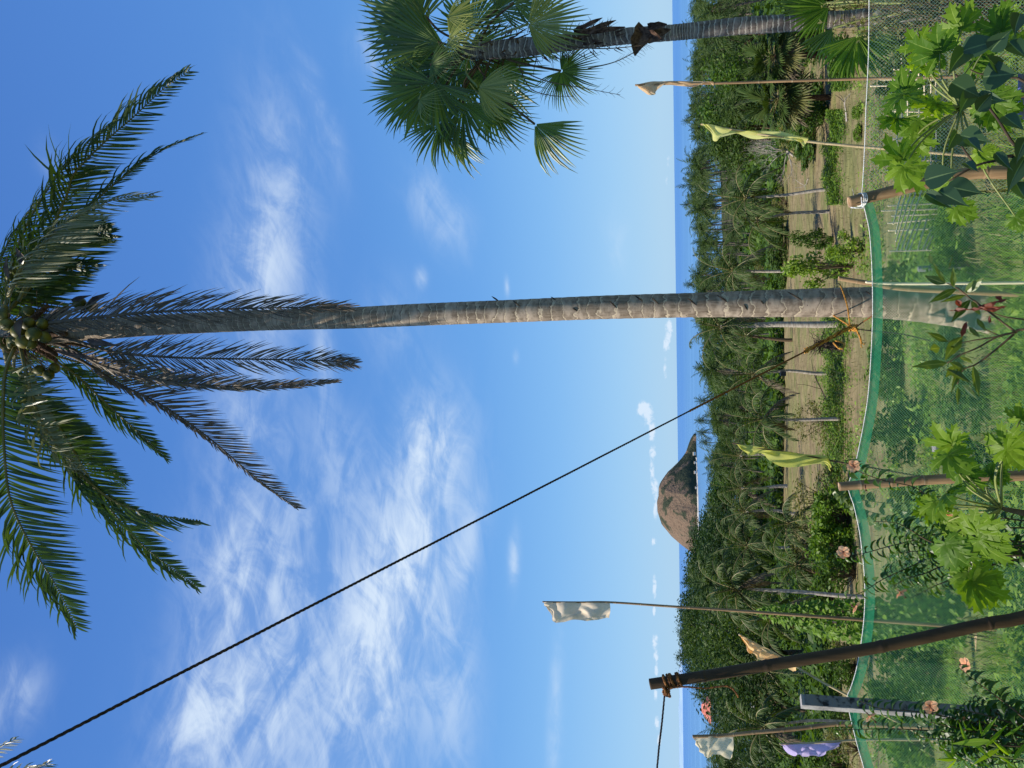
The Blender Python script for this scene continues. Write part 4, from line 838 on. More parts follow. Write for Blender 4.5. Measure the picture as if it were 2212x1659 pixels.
# ------------------------------------------------------------------ leaning pole and ropes
lp = [(3000, 1120, 3.6), (2500, 1258, 3.6), (2212, 1333, 3.6), (2124, 1349, 3.6), (1896, 1398, 3.6), (1660, 1437, 3.6), (1530, 1459, 3.6), (1404, 1478, 3.6)]
q0 = P(*lp[0]); pole = thing('leaning_bamboo_pole', 'dark brown bamboo pole leaning in the foreground with rope wound round its top', 'pole', (q0.x, q0.y, gz(q0.x, q0.y)))
bamboo('culm', [Vector((q0.x + .03, 3.6, gz(q0.x, 3.6)))] + W3(lp[1:]), m(14.2, P(2212, 1333, 3.6)), m(11.5, P(1404, 1478, 3.6)), M['bamboo_dark'], pole, .46, 22, True)
ax0, ax1 = P(1404, 1478, 3.6), P(1660, 1437, 3.6); axd = (ax1 - ax0).normalized(); u_ = axd.orthogonal().normalized(); v_ = axd.cross(u_); rr = m(13.5, ax0)
wr = MB()
for (s0, s1, tilt) in [(.020, .030, .4), (.032, .036, -.5), (.040, .048, .3), (.050, .046, .9), (.058, .060, -.3), (.064, .068, .5)]:
    pts = []
    for i in range(17):
        t_ = i / 16 * 6.5; s = (s0 + (s1 - s0) * i / 16) * 1.6 + .012 * tilt * math.sin(t_ + tilt); pts.append(ax0 + axd * (s + .03) + (u_ * math.cos(t_) + v_ * math.sin(t_)) * (rr * (1.0 + .06 * rnd())))
    rope(wr, pts, .0052, 6)
tie = thing('tie_rope', 'brown rope knotted round the leaning pole top, one line taut and one end dangling', 'rope', P(1440, 1478, 3.58))
wr.build('coil', M['rope_brown'], tie)
k = MB()
for i in range(5):
    c = P(1437 + i * 1.5, 1493 + i * 1.5, 3.58); rope(k, [c + Vector((math.cos(t_) * .012, math.sin(t_) * .014, .010 * math.cos(t_ * 1.3 + i))) for t_ in [j * .7 for j in range(10)]], .0048, 5)
rope(k, W3([(1432, 1484, 3.57), (1437, 1492, 3.56), (1437, 1498, 3.57)]), .006); k.build('knot', M['rope_brown'], tie)
k = MB(); rope(k, W3([(1436, 1497, 3.58), (1430, 1560, 3.5), (1424, 1610, 3.45), (1418, 1670, 3.4), (1402, 1790, 3.3)]), .0042, 6); k.build('taut_line', M['rope_dark'], tie)
k = MB(); rope(k, W3([(1438, 1497, 3.57), (1447, 1488, 3.56), (1465, 1484, 3.56), (1490, 1484, 3.56), (1520, 1487, 3.56), (1545, 1484, 3.56), (1568, 1482, 3.56), (1582, 1488, 3.56), (1590, 1497, 3.56), (1595, 1506, 3.56)]), .0040, 6); k.build('loose_end', M['rope_brown'], tie)

A_ = P(1738, 760, 8.1); B_ = P(-70, 1691, 2.0); guy = thing('guy_rope', 'long dark rope running from the orange tie at the palm trunk up across the sky', 'rope', A_)
def atpx(px):   # parameter of the straight line where it crosses a photo column
    lo, hi = 0, 1
    for _ in range(40):
        md_ = (lo + hi) / 2; d = A_.lerp(B_, md_) - EYE; x_ = 1106 + FPX * d.dot(XC) / d.dot(FW)
        if x_ > px: lo = md_
        else: hi = md_
    return lo
s_ = atpx(1490)
k = MB(); rope(k, [A_, A_.lerp(B_, s_ * .5), A_.lerp(B_, s_)], .0085, 6, 260); k.build('brown_length', M['rope_brown'], guy)
k = MB(); rope(k, [A_.lerp(B_, s_), A_.lerp(B_, (1 + s_) / 2), B_, A_.lerp(B_, 1.45)], .0060, 5, 900); k.build('dark_length', M['rope_dark'], guy)
ot = thing('orange_rope', 'frayed orange rope tied round the palm trunk with a knot and loose ends', 'rope', P(1840, 706, 8.6))
for j in range(3):
    k = MB(); rope(k, [P(1738 + (1838 - 1738) * i / 8 + 2.2 * math.sin(i * 1.9 + j * 2.1), 760 - 54 * i / 8 + 2.6 * math.cos(i * 1.7 + j * 2.1), 8.1 + .45 * i / 8) for i in range(9)], .008, 5); k.build('strand', M['rope_orange' if j < 2 else 'rope_brown'], ot)
k = MB()
for i in range(7):
    c = P(1836 + i * 2.2, 708 + 1.2 * math.sin(i * 2), 8.55); rope(k, [c + Vector((math.cos(t_) * .028, math.sin(t_) * .028, .02 * math.cos(t_ * 1.4 + i))) for t_ in [q * .7 for q in range(10)]], .008, 5)
k.build('knot', M['rope_orange'], ot); k = MB()
for i in range(3):
    c = P(1742 + i * 3, 757 - i * 2, 8.15); rope(k, [c + Vector((math.cos(t_) * .022, math.sin(t_) * .022, .02 * math.cos(t_ * 1.4 + i))) for t_ in [q * .7 for q in range(10)]], .006, 5)
k.build('knot', M['rope_orange'], ot)
for pts, mt_, rr_ in [([(1836, 704, 8.6), (1830, 660, 8.66), (1818, 622, 8.82), (1812, 612, 9.1)], 'rope_orange', .008), ([(1836, 704, 8.6), (1814, 690, 8.75), (1798, 680, 8.98), (1794, 675, 9.15)], 'rope_orange', .008), ([(1850, 712, 8.55), (1858, 728, 8.5), (1861, 742, 8.5)], 'rope_orange', .010), ([(1862, 740, 8.5), (1866, 744, 8.5), (1868, 742, 8.5)], 'rope_orange', .005), ([(1862, 740, 8.5), (1860, 747, 8.5), (1862, 751, 8.5)], 'rope_orange', .005),
     ([(1800, 740, 8.3), (1812, 752, 8.28), (1822, 752, 8.28), (1822, 742, 8.3), (1812, 738, 8.3), (1804, 736, 8.3)], 'rope_orange', .009), ([(1848, 708, 8.6), (1862, 697, 8.55), (1876, 688, 8.5), (1910, 665, 8.4)], 'rope_brown', .007), ([(1848, 710, 8.6), (1868, 713, 8.55), (1900, 716, 8.5), (1950, 722, 8.4), (2010, 736, 8.3)], 'rope_dark', .006)]:
    k = MB(); rope(k, W3(pts), rr_, 5); k.build('loose_strand', M[mt_], ot)

# ------------------------------------------------------------------ flags
def flag(label, cname, polepts, r0, r1, edge, free, Y, mat, fold=.05, nseg=1, pmat='bamboo_pale', seed=1, nw=12, rolls=5):
    random.seed(seed); fx = P(polepts[-1][0], polepts[-1][1], Y); gb = on(fx.x, Y); r = thing('flag_pole', label, 'flag', gb)
    ppts = [P(a, b, Y) for a, b in polepts]; dl = (ppts[-1] - ppts[-2]).normalized(); tt = (ppts[-1].z - gz(ppts[-1].x, Y) + .1) / max(-dl.z, .3)
    if tt > .1: ppts.append(ppts[-1] + dl * tt)
    r.location = (ppts[-1].x, Y, ppts[-1].z)
    bamboo('pole', ppts[::-1], r1, r0, M[pmat], r, .28, 10)
    e = catmull([P(a, b, Y) for a, b in edge], 60); f = catmull([P(a, b, Y) for a, b in free], 60); k = MB()
    for i in range(60):
        for j in range(nw):
            t_ = j / (nw - 1); p = e[i].lerp(f[i], t_); a_ = i / 59
            dz_ = fold * (math.sin(a_ * rolls * 3.1 + t_ * 4.2 + seed) * .7 + 1.3 * noise.noise(Vector((a_ * 6, t_ * 3, seed)))) * (.15 + t_)
            k.add(p + Vector((0, -.012 - dz_, .008 * math.sin(a_ * 40 + t_ * 6) * t_)), (0, a_, t_))
    for i in range(59):
        for j in range(nw - 1): c = i * nw + j; k.f.append((c, c + nw, c + nw + 1, c + 1))
    cl_ = k.build(cname, M[mat], r, smooth=True)
    return r
flag('narrow peach flag rolled round a bamboo pole, its tip standing above the sea horizon', 'flag_cloth', [(1372, 184), (1450, 181), (1543, 180), (1700, 175), (1873, 170), (1960, 168)], .012, .018, [(1373, 184), (1400, 178), (1430, 176), (1480, 176), (1540, 177)], [(1374, 185), (1390, 199), (1411, 207), (1420, 196), (1440, 184), (1470, 183), (1500, 188), (1525, 182), (1543, 184)], 9.2, 'peach', .05, pmat='bamboo', seed=3)
flag('long pale yellow flag curling down its pole, right of the tall palm trunk', 'flag_cloth', [(1514, 268), (1600, 283), (1744, 305), (1830, 314), (1925, 322)], .011, .017, [(1516, 269), (1530, 268), (1560, 277), (1600, 282), (1640, 283), (1680, 285), (1700, 287), (1745, 299)], [(1517, 271), (1536, 287), (1546, 302), (1560, 299), (1600, 290), (1640, 296), (1680, 302), (1715, 309), (1741, 311)], 8.6, 'yellow', .09, seed=4)
flag('lime yellow flag hanging wide from a thin stick left of the tall trunk', 'flag_cloth', [(1582, 957), (1640, 968), (1720, 980), (1800, 996), (1845, 1004)], .008, .010, [(1590, 959), (1620, 962), (1680, 972), (1740, 981), (1780, 984), (1792, 996)], [(1592, 960), (1612, 980), (1622, 985), (1640, 977), (1660, 992), (1684, 1007), (1730, 1006), (1778, 1002), (1797, 1019)], 8.4, 'olive_cloth', .08, pmat='wood', seed=5)
flag('white flag flying high against the sky on a tall thin bamboo pole', 'flag_cloth', [(1172, 1300), (1250, 1301), (1316, 1301), (1450, 1310), (1560, 1317), (1660, 1324), (1880, 1340)], .009, .020, [(1174, 1300), (1210, 1300), (1260, 1301), (1318, 1302)], [(1182, 1312), (1196, 1338), (1212, 1344), (1260, 1337), (1290, 1341), (1318, 1333)], 8.8, 'white_cloth', .06, pmat='bamboo', seed=6)
flag('orange flag on a slanting stick crossing behind the leaning bamboo pole', 'flag_cloth', [(1596, 1370), (1660, 1408), (1720, 1440), (1780, 1475), (1836, 1505)], .009, .012, [(1597, 1371), (1630, 1386), (1670, 1407), (1720, 1437)], [(1600, 1374), (1612, 1396), (1622, 1411), (1636, 1420), (1650, 1425), (1690, 1437), (1718, 1444)], 7.4, 'orange', .07, seed=7)
flag('cream flag on a pale bamboo pole at the lower left, above the lilac flag', 'flag_cloth', [(1496, 1591), (1560, 1589), (1620, 1583), (1720, 1574), (1810, 1564), (1900, 1566), (2000, 1570)], .015, .024, [(1498, 1592), (1530, 1589), (1560, 1588), (1584, 1587)], [(1502, 1604), (1512, 1620), (1526, 1637), (1533, 1630), (1560, 1633), (1583, 1633)], 7.2, 'cream', .03, pmat='bamboo', seed=8)
flag('lilac flag hanging crumpled from a thin stick at the lower left', 'flag_cloth', [(1684, 1607), (1740, 1606), (1815, 1601), (1900, 1598), (2000, 1598)], .008, .012, [(1686, 1608), (1720, 1606), (1760, 1605), (1815, 1602)], [(1690, 1611), (1720, 1628), (1734, 1637), (1748, 1629), (1770, 1631), (1790, 1625), (1814, 1609)], 7.0, 'lilac', .045, pmat='bamboo_pale', seed=9, rolls=4)
# ------------------------------------------------------------------ papaya, mulberry-like leaves, sapling, hibiscus
P_PAP = [(.10, .0), (.22, .12), (.26, .24), (.36, .34), (.27, .40), (.34, .48), (.50, .60), (.22, .66), (.34, .76), (.12, .84), (.015, 1.0)]
def palmate(mb, hub, A, N, rad, nl=7, droop=.35, spread=250, wmul=.60):
    A = Vector(A).normalized(); N = Vector(N); N = (N - A * N.dot(A)).normalized(); B = N.cross(A); var = rnd()
    for k in range(nl):
        th = R(-spread / 2 + spread * k / (nl - 1) + ru(-5, 5)); ed = abs(k - (nl - 1) / 2) / ((nl - 1) / 2); L = rad * (1 - .42 * ed ** 1.5) * ru(.9, 1.1)
        d = (A * math.cos(th) + B * math.sin(th)).normalized(); n_ = (N + Vector((ru(-.1, .1), ru(-.1, .1), ru(-.1, .1)))).normalized(); n_ = (n_ - d * n_.dot(d)).normalized(); sd = d.cross(n_); q = hub + N * (.0012 * k); base_ = len(mb.v); prev = 0; v_ = var + ru(-.12, .12); ripple = ru(0, 6)
        for (wj, s) in P_PAP:
            q = q + d * L * (s - prev); prev = s; hw = L * wj * wmul + .0005; sh = L * .13 * (wj > .3) * ru(.3, 1.3); hw *= ru(.75, 1.2)
            fw = .15 + .12 * math.sin(ripple + s * 9)
            mb.add(q - sd * hw + n_ * hw * fw + d * sh, (v_, s, 0)); mb.add(q, (v_, s, 1)); mb.add(q + sd * hw + n_ * hw * (fw + .05) + d * sh, (v_, s, 0))
            d = (d + Vector((0, 0, -1)) * droop * .11).normalized(); n_ = (n_ - d * n_.dot(d)).normalized(); sd = d.cross(n_)
        for j in range(len(P_PAP) - 1): c = base_ + 3 * j; mb.f.append((c, c + 1, c + 4, c + 3)); mb.f.append((c + 1, c + 2, c + 5, c + 4))
def papaya(label, node, Y, stempts, leaves, seed, group):
    random.seed(seed); g = on(P(*stempts[-1]).x, Y); r = thing('papaya_plant', label, 'plant', g, group); nd = P(*node); k = MB()
    sp_ = [nd] + W3(stempts); sp_.append(g); L_ = len(sp_); tube(k, catmull(sp_, 30), [.010 + .014 * i / 29 for i in range(30)], 9); k.build('stem', M['wood'], r, smooth=True)
    for (hx, hy, hY, ax, rp, dr) in leaves:
        hp = P(hx, hy, hY); k = MB(); palmate(k, hp, iv(*ax), iv(-.8 + ru(-.3, .35), ru(-.45, .45), -.6), m(rp * 1.03, hp), random.choice([7, 7, 9]), dr); lf = k.build('leaf', M['papaya'], r)
        k = MB(); mid = nd.lerp(hp, .55) + Vector((0, 0, .04)); tube(k, catmull([nd, mid, hp], 10), [.0065 - .003 * i / 9 for i in range(10)], 6); k.build('petiole', M['greenstem'], lf, smooth=True)
    return r
papaya('papaya plant with bright lobed leaves before the net, right of the cord-tied post', (2076, 232, 4.7), 4.7, [(2140, 224, 4.7), (2212, 204, 4.7), (2320, 190, 4.7)],
    [(1957, 200, 4.6, (-.2, -.9, .1), 62, .3), (1950, 205, 4.55, (-.4, .7, -.3), 60, .7), (2030, 113, 4.7, (-.8, -.4, .2), 66, .3), (2022, 226, 4.5, (-.9, .5, -.2), 60, .6), (1947, 346, 4.6, (-.5, -.5, .1), 62, .5), (1953, 362, 4.5, (.1, 1, -.2), 66, .9), (2138, 216, 4.5, (.3, 1, -.2), 72, .7), (2152, 232, 4.5, (.8, .9, -.2), 66, .8),
     (1983, 262, 4.8, (-.2, .9, 0), 55, .6), (1937, 258, 4.8, (-.6, .3, 0), 48, .5), (2161, 66, 4.7, (-.4, -.8, .1), 62, .4), (2076, 62, 4.8, (-.5, -.7, .1), 66, .4), (2070, 450, 4.5, (.6, .6, 0), 46, .9), (2040, 400, 4.7, (.3, 1, 0), 48, .9), (2105, 130, 4.9, (.2, .3, -.5), 60, .8), (2190, 96, 4.7, (.7, -.5, 0), 60, .8), (2000, 150, 4.9, (-.9, .1, -.2), 56, .5), (2120, 330, 4.6, (.3, .9, -.2), 42, .9), (2195, 470, 4.6, (.4, .8, -.1), 40, .8), (1975, 300, 4.8, (.2, .9, -.2), 56, .7), (1990, 100, 4.9, (-.6, -.3, -.1), 50, .5)], 31, 'papaya plants in front of the net')
papaya('papaya plant with bright lobed leaves among the hibiscus stems left of the second bamboo post', (2163, 1098, 4.3), 4.3, [(2190, 1104, 4.3), (2230, 1110, 4.3), (2330, 1112, 4.3)],
    [(2055, 962, 4.3, (-.9, -.8, .1), 60, .4), (2051, 985, 4.2, (.0, .5, -.5), 64, .9), (2048, 1066, 4.2, (-.3, .1, -.4), 62, .8), (2022, 1086, 4.3, (-.4, .8, 0), 50, .5), (2173, 966, 4.2, (-.3, -.7, .1), 58, .4), (2176, 972, 4.1, (.9, .3, -.2), 66, .7), (2046, 1177, 4.2, (.3, .7, -.3), 70, .8), (2110, 1151, 4.1, (.1, -.3, -.5), 74, .6), (2116, 1168, 4.1, (.6, .9, -.2), 72, .9), (2100, 1254, 4.1, (.9, .6, -.1), 80, .7), (2092, 1240, 4.2, (-.4, .6, 0), 52, .7), (2075, 1025, 4.4, (.5, .4, -.4), 56, .9), (2010, 1100, 4.5, (-.8, .2, 0), 46, .6), (2205, 905, 4.3, (-.3, -.6, 0), 42, .6), (2040, 1130, 4.5, (.5, .3, -.5), 56, .8), (2140, 1030, 4.4, (.4, -.5, -.2), 44, .8)], 32, 'papaya plants in front of the net')
# broad heart-shaped leaves
random.seed(33); g = on(P(2330, 370, 3.9).x, 3.9); ms_ = thing('broad_leaf_shrub', 'shrub with broad dark heart-shaped leaves in the lower right foreground', 'shrub', g)
k = MB()
for pts, r0 in [([(2330, 390, 4.0), (2212, 368, 4.0), (2187, 338, 4.0), (2155, 346, 4.0), (2108, 358, 4.0), (2050, 391, 4.0)], .010), ([(2330, 340, 4.1), (2212, 330, 4.1), (2150, 250, 4.1), (2100, 190, 4.1), (2062, 160, 4.1)], .009), ([(2330, 250, 4.0), (2212, 176, 4.0), (2180, 167, 4.0), (2120, 160, 4.0), (2095, 150, 4.0)], .007), ([(2108, 358, 4.0), (2080, 320, 4.0), (2070, 296, 4.0)], .006)]:
    q = catmull(W3(pts), 24); tube(k, q, [r0 * (1 - .6 * i / 23) for i in range(24)], 7)
k.build('branch', M['darkwood'], ms_, smooth=True)
for (ax_, ay, bx, by, wd, f) in [(2080, 109, 2168, 82, 50, .2), (2124, 166, 2200, 158, 62, .15), (2056, 178, 2116, 216, 56, .2), (2086, 111, 2032, 160, 40, .6), (2108, 212, 2172, 220, 32, .5), (2074, 292, 2136, 310, 52, .2), (2066, 288, 2034, 328, 28, .7), (2090, 300, 2112, 330, 26, .4), (1998, 389, 2074, 366, 56, .2), (2046, 402, 2122, 422, 54, .15), (2028, 412, 2086, 450, 40, .2), (2000, 418, 2054, 456, 26, .6), (2214, 341, 2162, 414, 42, .3), (2216, 300, 2186, 350, 34, .3), (2086, 352, 2104, 372, 22, .5), (2140, 110, 2180, 60, 40, .3), (2180, 90, 2212, 130, 40, .3), (2110, 240, 2140, 196, 34, .5), (2150, 330, 2180, 372, 24, .4), (2100, 200, 2060, 245, 34, .4), (2170, 250, 2205, 285, 34, .3), (2160, 150, 2120, 120, 30, .5), (2204, 30, 2180, 75, 36, .4), (2195, 395, 2212, 440, 36, .4)]:
    A_ = P(ax_, ay, 3.95 + ru(-.06, .06)); B_ = P(bx, by, 3.9 + ru(-.1, .05)); k = MB(); blade(k, A_, B_ - A_, iv(-.25 + ru(-.2, .2), ru(-.25, .25), -1), (B_ - A_).length * 1.04, m(wd, A_), P_HEART, .35, f); k.build('leaf', M['heart'], ms_, smooth=False)

random.seed(34); g = on(P(2400, 716, 3.7).x, 3.7); sap = thing('sapling', 'thin sapling with narrow leaves and curled red dead leaves in front of the palm trunk', 'plant', g)
k = MB()
for pts, r0 in [([(2400, 716, 3.7), (2212, 711, 3.7), (2195, 717, 3.7), (2140, 676, 3.7), (2096, 644, 3.7), (2064, 620, 3.7), (2046, 612, 3.7)], .006), ([(2195, 718, 3.7), (2156, 727, 3.7), (2110, 752, 3.7), (2072, 768, 3.7), (2046, 785, 3.7)], .005), ([(2190, 722, 3.7), (2140, 764, 3.7), (2108, 787, 3.7), (2080, 800, 3.7), (2068, 830, 3.7)], .005), ([(2156, 727, 3.7), (2110, 734, 3.7), (2072, 740, 3.7), (2040, 735, 3.7)], .0035), ([(2212, 690, 3.75), (2170, 684, 3.75), (2120, 668, 3.75)], .004), ([(2165, 728, 3.72), (2130, 712, 3.72), (2110, 700, 3.72)], .003)]:
    q = catmull(W3(pts), 20); tube(k, q, [r0 * (1 - .6 * i / 19) for i in range(20)], 6)
k.build('branch', M['wood'], sap, smooth=True)
for (ax_, ay, bx, by, wd, f, mt_) in [(2043, 612, 2010, 570, 9, .4, 'lance'), (2041, 613, 1998, 598, 19, .1, 'lance'), (2060, 620, 2050, 580, 13, .5, 'lance'), (2050, 580, 2048, 552, 13, .3, 'lance'), (2066, 624, 2006, 650, 17, .2, 'lance'), (2086, 638, 2030, 651, 10, .4, 'lance'), (2086, 632, 2118, 600, 20, .2, 'lance'), (2096, 648, 2052, 690, 18, .1, 'lance'), (2098, 650, 2114, 682, 15, .1, 'lance'), (2012, 570, 2006, 548, 9, .1, 'lance'), (2048, 737, 2002, 721, 15, .1, 'lance'), (2078, 728, 2034, 772, 24, .1, 'lance'), (2030, 752, 2004, 754, 20, .1, 'lance'), (2046, 784, 1972, 791, 19, .1, 'lance'), (2052, 782, 2082, 800, 14, .4, 'lance'), (2076, 770, 2094, 785, 15, .2, 'lance'), (2046, 798, 2090, 828, 20, .3, 'lance'), (2102, 790, 2106, 856, 19, .4, 'lance'), (2070, 836, 2064, 874, 11, .3, 'lance'), (2080, 832, 2104, 862, 16, .3, 'lance'), (2078, 788, 2048, 842, 13, .4, 'lance'), (2110, 688, 2126, 714, 11, .1, 'lance'), (2094, 706, 2112, 730, 11, .1, 'lance'), (2040, 760, 2056, 742, 14, .6, 'lance'), (2064, 792, 2040, 812, 16, .3, 'lance'),
    (2104, 664, 2156, 643, 13, 1.2, 'dead'), (2128, 668, 2166, 660, 12, 1.2, 'dead'), (2088, 695, 2062, 727, 11, .9, 'dead'), (2136, 684, 2126, 696, 12, 1., 'dead'), (2066, 648, 2070, 664, 12, .9, 'dead'), (2050, 672, 2112, 668, 6, 1., 'dead'), (2112, 664, 2160, 666, 7, 1., 'dead'), (2150, 640, 2158, 656, 12, 1.1, 'dead')]:
    A_ = P(ax_, ay, 3.7 + ru(-.04, .04)); B_ = P(bx, by, 3.66 + ru(-.08, .06)); k = MB(); blade(k, A_, B_ - A_, iv(ru(-.5, .3), ru(-.5, .5), -1), (B_ - A_).length * 1.05, m(wd, A_), P_LANCE, .25 if mt_ == 'lance' else .9, f, wave=0.012 if mt_ == 'lance' else .06); k.build('leaf', M[mt_], sap)

def hib_flower(parent, px, py, Y, ax, rp):
    c = P(px, py, Y); A = iv(*ax); B = A.orthogonal().normalized(); C_ = A.cross(B); R_ = m(rp * .66, c); k = MB()
    for q in range(5):
        t_ = q * 1.2566 + .3; d = (B * math.cos(t_) + C_ * math.sin(t_) + A * .35).normalized(); blade(k, c, d, A, R_ * 1.15, R_ * 1.0, (.25, .7, 1, 1, .85, .45), .0, -.12 + ru(-.1, .1), G=-A * .9 if False else Vector((0, 0, -1)), wave=.05)
    f = k.build('flower', M['petal'], parent)
    k = MB(); tube(k, [c - A * .02, c + A * R_ * .5, c + A * R_ * 1.15 + Vector((0, 0, -.006))], [.004, .0025, .002], 5); sphere(k, c + A * R_ * 1.15, .005, 6, 4); k.build('stamen', M['dead'], f)
    return f
def hibiscus(label, Y, stems, flowers, seed, group='hibiscus bushes in front of the net', dens=1.0):
    random.seed(seed); g = on(P(*stems[0][-1], Y).x, Y); r = thing('hibiscus_bush', label, 'shrub', g, group)
    for st in stems:
        yy = Y + ru(-.25, .25); pts = catmull([P(a, b, yy) for a, b in st], 60); k = MB(); tube(k, pts, [.0016 + .0042 * i / 59 for i in range(60)], 6)
        s_ob = k.build('stem', M['wood'], r, smooth=True); L = sum((pts[i + 1] - pts[i]).length for i in range(59)); n = int(L / .021 * dens); k = MB()
        for i in range(n):
            f = i / n * 58.9; a = int(f); p = pts[a]; T = (pts[a] - pts[a + 1]).normalized(); s_ = 1 if i % 2 else -1; an = ru(-.9, .9) + (0 if s_ > 0 else math.pi)
            sd = (T.cross(Vector((0, -1, 0)))).normalized(); d = (sd * math.cos(an) + Vector((0, -1, 0)) * math.sin(an) + T * ru(.2, .7)).normalized()
            L_ = ru(.045, .088) * (.6 + .4 * min(i / 8, 1)); blade(k, p, d, T + Vector((0, 0, .3)), L_, L_ * .50, P_OVAL, ru(1.2, 2.6), ru(.3, .7))
        k.build('leaves', M['hib'], s_ob)
    for fl in flowers: hib_flower(r, *fl)
    return r
hibiscus('hibiscus bush with arching leafy stems and peach flowers spread left of the second bamboo post', 4.6,
    [[(1826, 1003), (1852, 1017), (1905, 1037), (1981, 1055), (2012, 1093), (2060, 1130), (2150, 1165), (2350, 1180)], [(1888, 1126), (1937, 1130), (1965, 1144), (2010, 1170), (2080, 1190), (2180, 1200), (2350, 1195)], [(1808, 1204), (1862, 1196), (1921, 1180), (1975, 1167), (2021, 1155), (2100, 1160), (2200, 1180), (2350, 1190)],
     [(1818, 1296), (1864, 1278), (1906, 1252), (1949, 1232), (1993, 1212), (2029, 1196), (2100, 1180), (2200, 1185), (2350, 1192)], [(1966, 1292), (2019, 1266), (2062, 1250), (2130, 1225), (2220, 1205), (2350, 1195)], [(1925, 1268), (1960, 1250), (2000, 1238), (2060, 1215), (2200, 1195), (2350, 1190)], [(2090, 1178), (2150, 1188), (2212, 1178), (2350, 1185)], [(2120, 1225), (2160, 1206), (2212, 1195), (2350, 1188)],
     [(1985, 1200), (2030, 1190), (2080, 1180), (2180, 1190), (2350, 1188)], [(1990, 1115), (2040, 1130), (2100, 1150), (2200, 1170), (2350, 1182)], [(2060, 1180), (2120, 1150), (2190, 1140), (2350, 1150)], [(1960, 1160), (2010, 1180), (2070, 1195), (2200, 1198), (2350, 1195)], [(1935, 1195), (1990, 1190), (2060, 1190), (2200, 1192), (2350, 1190)], [(2120, 1130), (2160, 1120), (2212, 1125), (2350, 1140)]],
    [(1843, 1006, 4.5, (-.2, .1, -1), 19), (1822, 1193, 4.6, (-.5, -.3, -1), 19), (1846, 1312, 4.5, (.8, .5, -.5), 20), (1944, 1279, 4.5, (.5, .7, -.7), 20), (2046, 1112, 4.4, (.2, -1, -.4), 15), (1870, 1055, 4.6, (0, 1, -.3), 6)], 41)
hibiscus('hibiscus bush with upright leafy stems and peach flowers crossing the concrete post', 4.4,
    [[(1806, 1577), (1870, 1575), (1949, 1575), (2029, 1580), (2108, 1587), (2187, 1595), (2350, 1610)], [(1856, 1514), (1900, 1530), (1969, 1536), (2009, 1542), (2068, 1554), (2128, 1569), (2212, 1592), (2350, 1612)], [(2074, 1444), (2104, 1469), (2136, 1492), (2168, 1516), (2191, 1534), (2230, 1560), (2350, 1606)],
     [(1990, 1530), (2050, 1550), (2120, 1560), (2212, 1580), (2350, 1608)], [(2010, 1560), (2080, 1575), (2150, 1590), (2350, 1612)], [(2050, 1530), (2110, 1540), (2180, 1560), (2350, 1604)], [(2100, 1510), (2150, 1540), (2212, 1570), (2350, 1604)], [(2030, 1610), (2100, 1620), (2212, 1625), (2350, 1620)], [(2060, 1645), (2130, 1635), (2212, 1640), (2350, 1625)], [(2120, 1530), (2212, 1545), (2350, 1596)], [(2020, 1585), (2090, 1600), (2200, 1612), (2350, 1615)], [(2040, 1625), (2110, 1610), (2350, 1618)], [(2080, 1565), (2150, 1580), (2350, 1610)], [(2110, 1655), (2160, 1650), (2350, 1630)], [(2140, 1520), (2180, 1550), (2350, 1600)], [(1985, 1592), (2050, 1598), (2150, 1604), (2350, 1614)]],
    [(2008, 1524, 4.3, (-.1, .2, -1), 23), (1878, 1546, 4.3, (.7, .8, -.6), 21), (2088, 1436, 4.4, (-1, -.1, -.2), 22), (2078, 1551, 4.4, (-.3, .1, -1), 12), (2108, 1560, 4.4, (-.8, .2, -.5), 8), (2122, 1600, 4.4, (-.4, .3, -.8), 7)], 42, dens=1.15)
random.seed(43); g = on(P(2350, 1640, 3.6).x, 3.6); lg = thing('long_leaf_plant', 'plant with long bright blade leaves in the bottom left corner of the scene', 'plant', g); k = MB(); tube(k, catmull([g, P(2212, 1640, 3.6), P(2150, 1612, 3.6), P(2090, 1600, 3.6)], 20), .004, 6); k.build('stem', M['greenstem'], lg)
for (ax_, ay, bx, by, wd) in [(2138, 1600, 2054, 1606, 16), (2120, 1590, 2150, 1546, 8), (2090, 1606, 2068, 1560, 7), (2130, 1612, 2175, 1560, 9), (2100, 1600, 2140, 1642, 8), (2160, 1615, 2095, 1652, 9), (2120, 1585, 2110, 1556, 6), (2170, 1590, 2212, 1560, 10), (2150, 1625, 2190, 1655, 9), (2060, 1640, 2030, 1615, 9), (2065, 1640, 2020, 1640, 9), (2065, 1642, 2035, 1665, 9), (2060, 1635, 2050, 1605, 8), (2180, 1630, 2140, 1600, 9), (2190, 1640, 2215, 1600, 9)]:
    A_ = P(ax_, ay, 3.6 + ru(-.05, .05)); B_ = P(bx, by, 3.55 + ru(-.05, .1)); k = MB(); blade(k, A_, B_ - A_, iv(ru(-.4, .2), ru(-.4, .4), -1), (B_ - A_).length, m(wd, A_), (.3, .8, 1, .9, .6, .3, .02), .15, .3); k.build('leaf', M['papaya'], lg)
# small plant with round leaves by the second post
random.seed(44); g = on(P(2300, 1090, 5.2).x, 5.2); sp = thing('creeper', 'creeper with small round pale leaves behind the second bamboo post top', 'plant', g)
for pts in [[(2300, 1100), (2000, 1092), (1900, 1085), (1840, 1075), (1802, 1060)], [(2300, 1110), (2020, 1120), (1900, 1110), (1845, 1092), (1820, 1082)], [(2300, 1105), (2000, 1140), (1880, 1125), (1835, 1105)]]:
    q = catmull([P(a, b, 6.4) for a, b in pts], 60); k = MB(); tube(k, q, .003, 5); s_ob = k.build('stem', M['greenstem'], sp); k = MB()
    for i in range(18, 60, 2): blade(k, q[i], Vector((ru(-1, 1), ru(-1, .2), ru(-.3, .8))), Vector((0, -.6, .8)), ru(.05, .09), ru(.045, .06), P_OVAL, .5, .2)
    k.build('leaves', M['lance'], s_ob)

